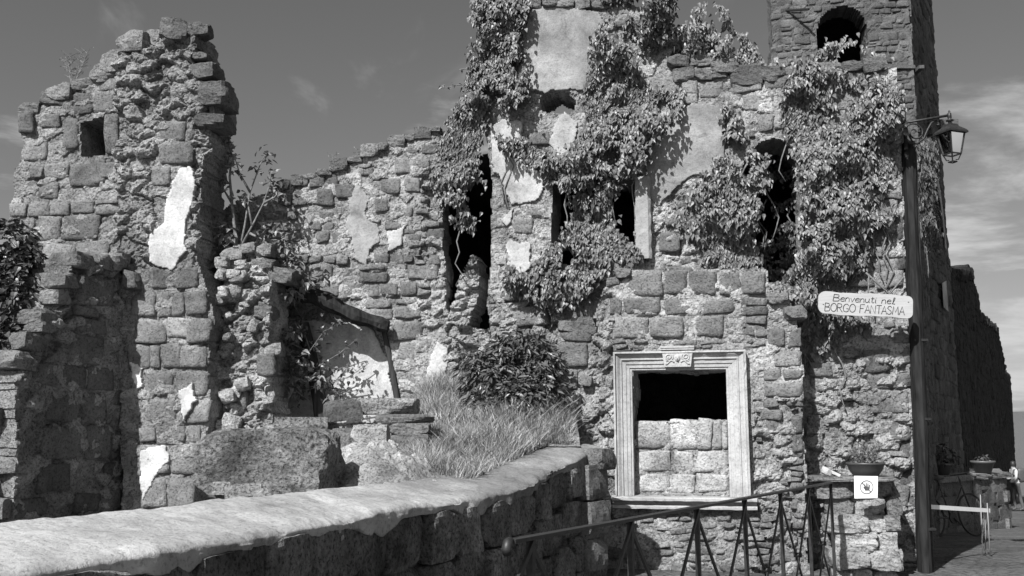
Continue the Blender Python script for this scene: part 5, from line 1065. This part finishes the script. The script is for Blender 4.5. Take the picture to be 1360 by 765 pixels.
def barrier():
    a, b = at(1226, 672.5, 10.4), at(1314, 678, 11.6); t = thing('street_barrier', 'white striped bar on thin rods closing the street beside the corner', 'barrier', tuple(at(1310, 745, 11.6))); ax = (b-a).normalized(); m = MB(); m.box((a+b)/2, ((b-a).length, .02, .045), (ax, ax.cross(Vector((0, 0, 1))).normalized(), ax.cross(Vector((0, 0, 1))).normalized().cross(ax))); m.build('bar', M_WHITE, t)
    for i, (x0, y0, x1, y1, Y) in enumerate(((1302, 657, 1305, 735, 11.6), (1308, 690, 1309, 732, 11.8), (1311, 668, 1316, 752, 11.5))): m = MB(); p = at(x0, y0, Y); q = at(x1, y1, Y); q.z = float(ground_z(q.x, q.y)); m.tube([p, q], .006, 6); m.build('rod', M_WHITE, t, True, tone=.3)
    m = MB(); m.tube([at(x, y, 11.5) for x, y in ((1305, 680), (1306, 700), (1304, 720), (1310, 735), (1318, 738))], .007, 5); m.build('chain', M_IRON, t, True, tone=4); m = MB()
    q = at(1316, 752, 11.5); m.tube([Vector((q.x, q.y, float(ground_z(q.x, q.y))+.01)), at(1322, 740, 11.8), at(1330, 762, 11.0)], .006, 5); m.build('cord', M_IRON, t, True)
barrier()

def bicycle():
    y0 = 16.4; c = at(1268, 690, y0); gz = float(ground_z(c.x, y0)); t = thing('bicycle', 'old dark bicycle parked in the shade before the parapet', 'bicycle', (c.x, y0, gz)); ax = Vector((.88, .47, 0)).normalized(); up = (Vector((0, 0, 1))+Vector((-.1, .1, 0))).normalized(); O = Vector((c.x, y0, gz)); P = lambda u, v, w=0: O+ax*u+up*v+ax.cross(up)*w; R = .34
    for u in (-.52, .52):
        m = MB(); m.tube([P(u+R*math.cos(a), R+R*math.sin(a)) for a in np.linspace(0, 2*math.pi, 29)], .018, 6, False); w = m.build('wheel', M_IRON, t, True); m = MB()
        for k in range(14): a = k*math.pi/7; m.tube([P(u, R), P(u+R*math.cos(a), R+R*math.sin(a))], .003, 3)
        m.build('spokes', M_IRON, w, tone=5)
    m = MB()
    for q in ([(-.52, .34), (-.02, .30), (.40, .80), (-.14, .82), (-.02, .30)], [(-.52, .34), (-.14, .82)], [(.52, .34), (.42, .72), (.38, .92)]): m.tube([P(*x) for x in q], .017, 6)
    m.build('frame', M_IRON, t, True, tone=2.5); m = MB(); m.tube([P(.38, .92), P(.36, .98)], .014, 6); m.tube([P(.24, .98, .26), P(.36, 1.0, .22), P(.40, 1.0, 0), P(.36, 1.0, -.22), P(.24, .98, -.26)], .013, 6); m.build('handlebar', M_IRON, t, True, tone=4)
    m = MB(); m.tube([P(-.14, .82), P(-.17, .94)], .014, 6); m.tube([P(-.32, .955), P(-.2, .96), P(-.02, .955)], [.07, .06, .025], 8); m.build('saddle', M_IRON, t, True); m = MB(); m.tube([P(-.02, .3, .03), P(-.02, .3, .05)], .09, 14); m.tube([P(-.02, .3, .06), P(.1, .18, .07)], .012, 5); m.tube([P(-.02, .3, -.06), P(-.14, .42, -.07)], .012, 5); m.build('crank', M_IRON, t)
bicycle()
def pot(label, px, py, Y, r, h, seed, plant=True, lidded=False):
    c = at(px, py, Y); c.z = PARAPET_Z+.01; t = thing('flower_pot', label, 'flower pot', tuple(c)); m = MB()
    m.lathe(c, [(0, 0), (r*.65, 0), (r*.95, h*.8), (r*1.05, h*.82), (r*1.05, h), (r*.93, h), (r*.9, h*.88), (0, h*.86)], 18); m.build('pot', M_POT, t, True, tone=1.6)
    rn = np.random.default_rng(seed); V, F, T = leaf_cloud(rn, c+Vector((0, 0, h+(r*.9 if plant else .05))), (r*1.5, r*1.5, r*1.3) if plant else (r*.5, r*.5, .06), 260 if plant else 40, (.05, .09), seed=seed, tone=(.5, 1.3)); mk('foliage', V, F, M_DARKLEAF, t, c, T, smooth=False, kind='stuff')
pot('bushy potted plant on the parapet beside the drain pipe', 1252, 628, 18.6, .17, .22, 5); pot('wide low pot with a small plant on the parapet end near the walker', 1306, 627, 19.6, .22, .24, 6, False)
def walker():
    Y = 36.0; g = at(1352, 678, Y); g.z = float(ground_z(g.x, g.y)); t = thing('person', 'person in a pale top and dark trousers with a backpack walking up the street', 'person', tuple(g)); V = []; E = []; Rr = []
    def v(x, y, z, r, p=None):
        V.append((x, y, z)); Rr.append(r)
        if p is not None: E.append((p, len(V)-1))
        return len(V)-1
    pel = v(0, 0, .96, .15); w = v(0, 0, 1.12, .135, pel); ch = v(-.03, 0, 1.34, .165, w); nk = v(-.05, 0, 1.50, .065, ch); hd = v(-.07, 0, 1.60, .095, nk); v(-.07, 0, 1.72, .085, hd)
    for s in (-1, 1):
        sh = v(-.03, s*.17, 1.43, .065, ch); el = v(-.06+.04*s, s*.24, 1.17, .05, sh); wr = v(-.22, s*.17, 1.08+.05*s, .036, el); v(-.29, s*.15, 1.11+.05*s, .042, wr)
        hp = v(.0, s*.09, .90, .095, pel); kn = v(-.08*s-.02, s*.10, .50, .068, hp); an = v(-.08*s+.07, s*.10, .09, .045, kn); v(-.08*s-.08, s*.11, .04, .045, an)
    me = bpy.data.meshes.new('body'); me.from_pydata(V, E, []); o = bpy.data.objects.new('body', me); COL.objects.link(o); o.parent = t; o.modifiers.new('skin', 'SKIN'); ss = o.modifiers.new('sub', 'SUBSURF'); ss.levels = ss.render_levels = 2
    for i, r_ in enumerate(Rr): me.skin_vertices[0].data[i].radius = (r_, r_)
    me.skin_vertices[0].data[0].use_root = True
    mt = bpy.data.materials.new('walker_clothes'); mt.use_nodes = True; nt = mt.node_tree; tc = nt.nodes.new('ShaderNodeTexCoord'); sp = nt.nodes.new('ShaderNodeSeparateXYZ'); rp = nt.nodes.new('ShaderNodeValToRGB'); dv = nt.nodes.new('ShaderNodeMath'); dv.operation = 'DIVIDE'; dv.inputs[1].default_value = 1.8
    nt.links.new(tc.outputs['Object'], sp.inputs[0]); nt.links.new(sp.outputs[2], dv.inputs[0]); nt.links.new(dv.outputs[0], rp.inputs[0]); nt.links.new(rp.outputs[0], nt.nodes['Principled BSDF'].inputs['Base Color']); rp.color_ramp.interpolation = 'CONSTANT'; el_ = rp.color_ramp.elements; el_[0].position = 0; el_[0].color = (.06,)*3+(1,); el_[1].position = .055; el_[1].color = (.10,)*3+(1,)
    for p, c_ in ((.55, .38), (.835, .32)): e = el_.new(p); e.color = (c_,)*3+(1,)
    me.materials.append(mt); m = MB(); m.lathe(g+Vector((-.055, 0, 1.58)), [(.098, 0), (.108, .06), (.10, .14), (.06, .19), (0, .205)], 12); m.build('hair', M_IRON, t, True)
    V_, F_ = rock_geo(g+Vector((.17, 0, 1.27)), (.26, .32, .5), 3, n=5, sq=.75, cuts=0, amp=.04); bp_ = mk('backpack', V_, F_, M_POT, t, g, 1.4); m = MB(); m.tube([g+Vector((.12, -.12, 1.48)), g+Vector((-.12, -.14, 1.46)), g+Vector((-.16, -.14, 1.3)), g+Vector((.08, -.16, 1.12))], .025, 6); m.build('strap', M_POT, bp_, True)
walker()
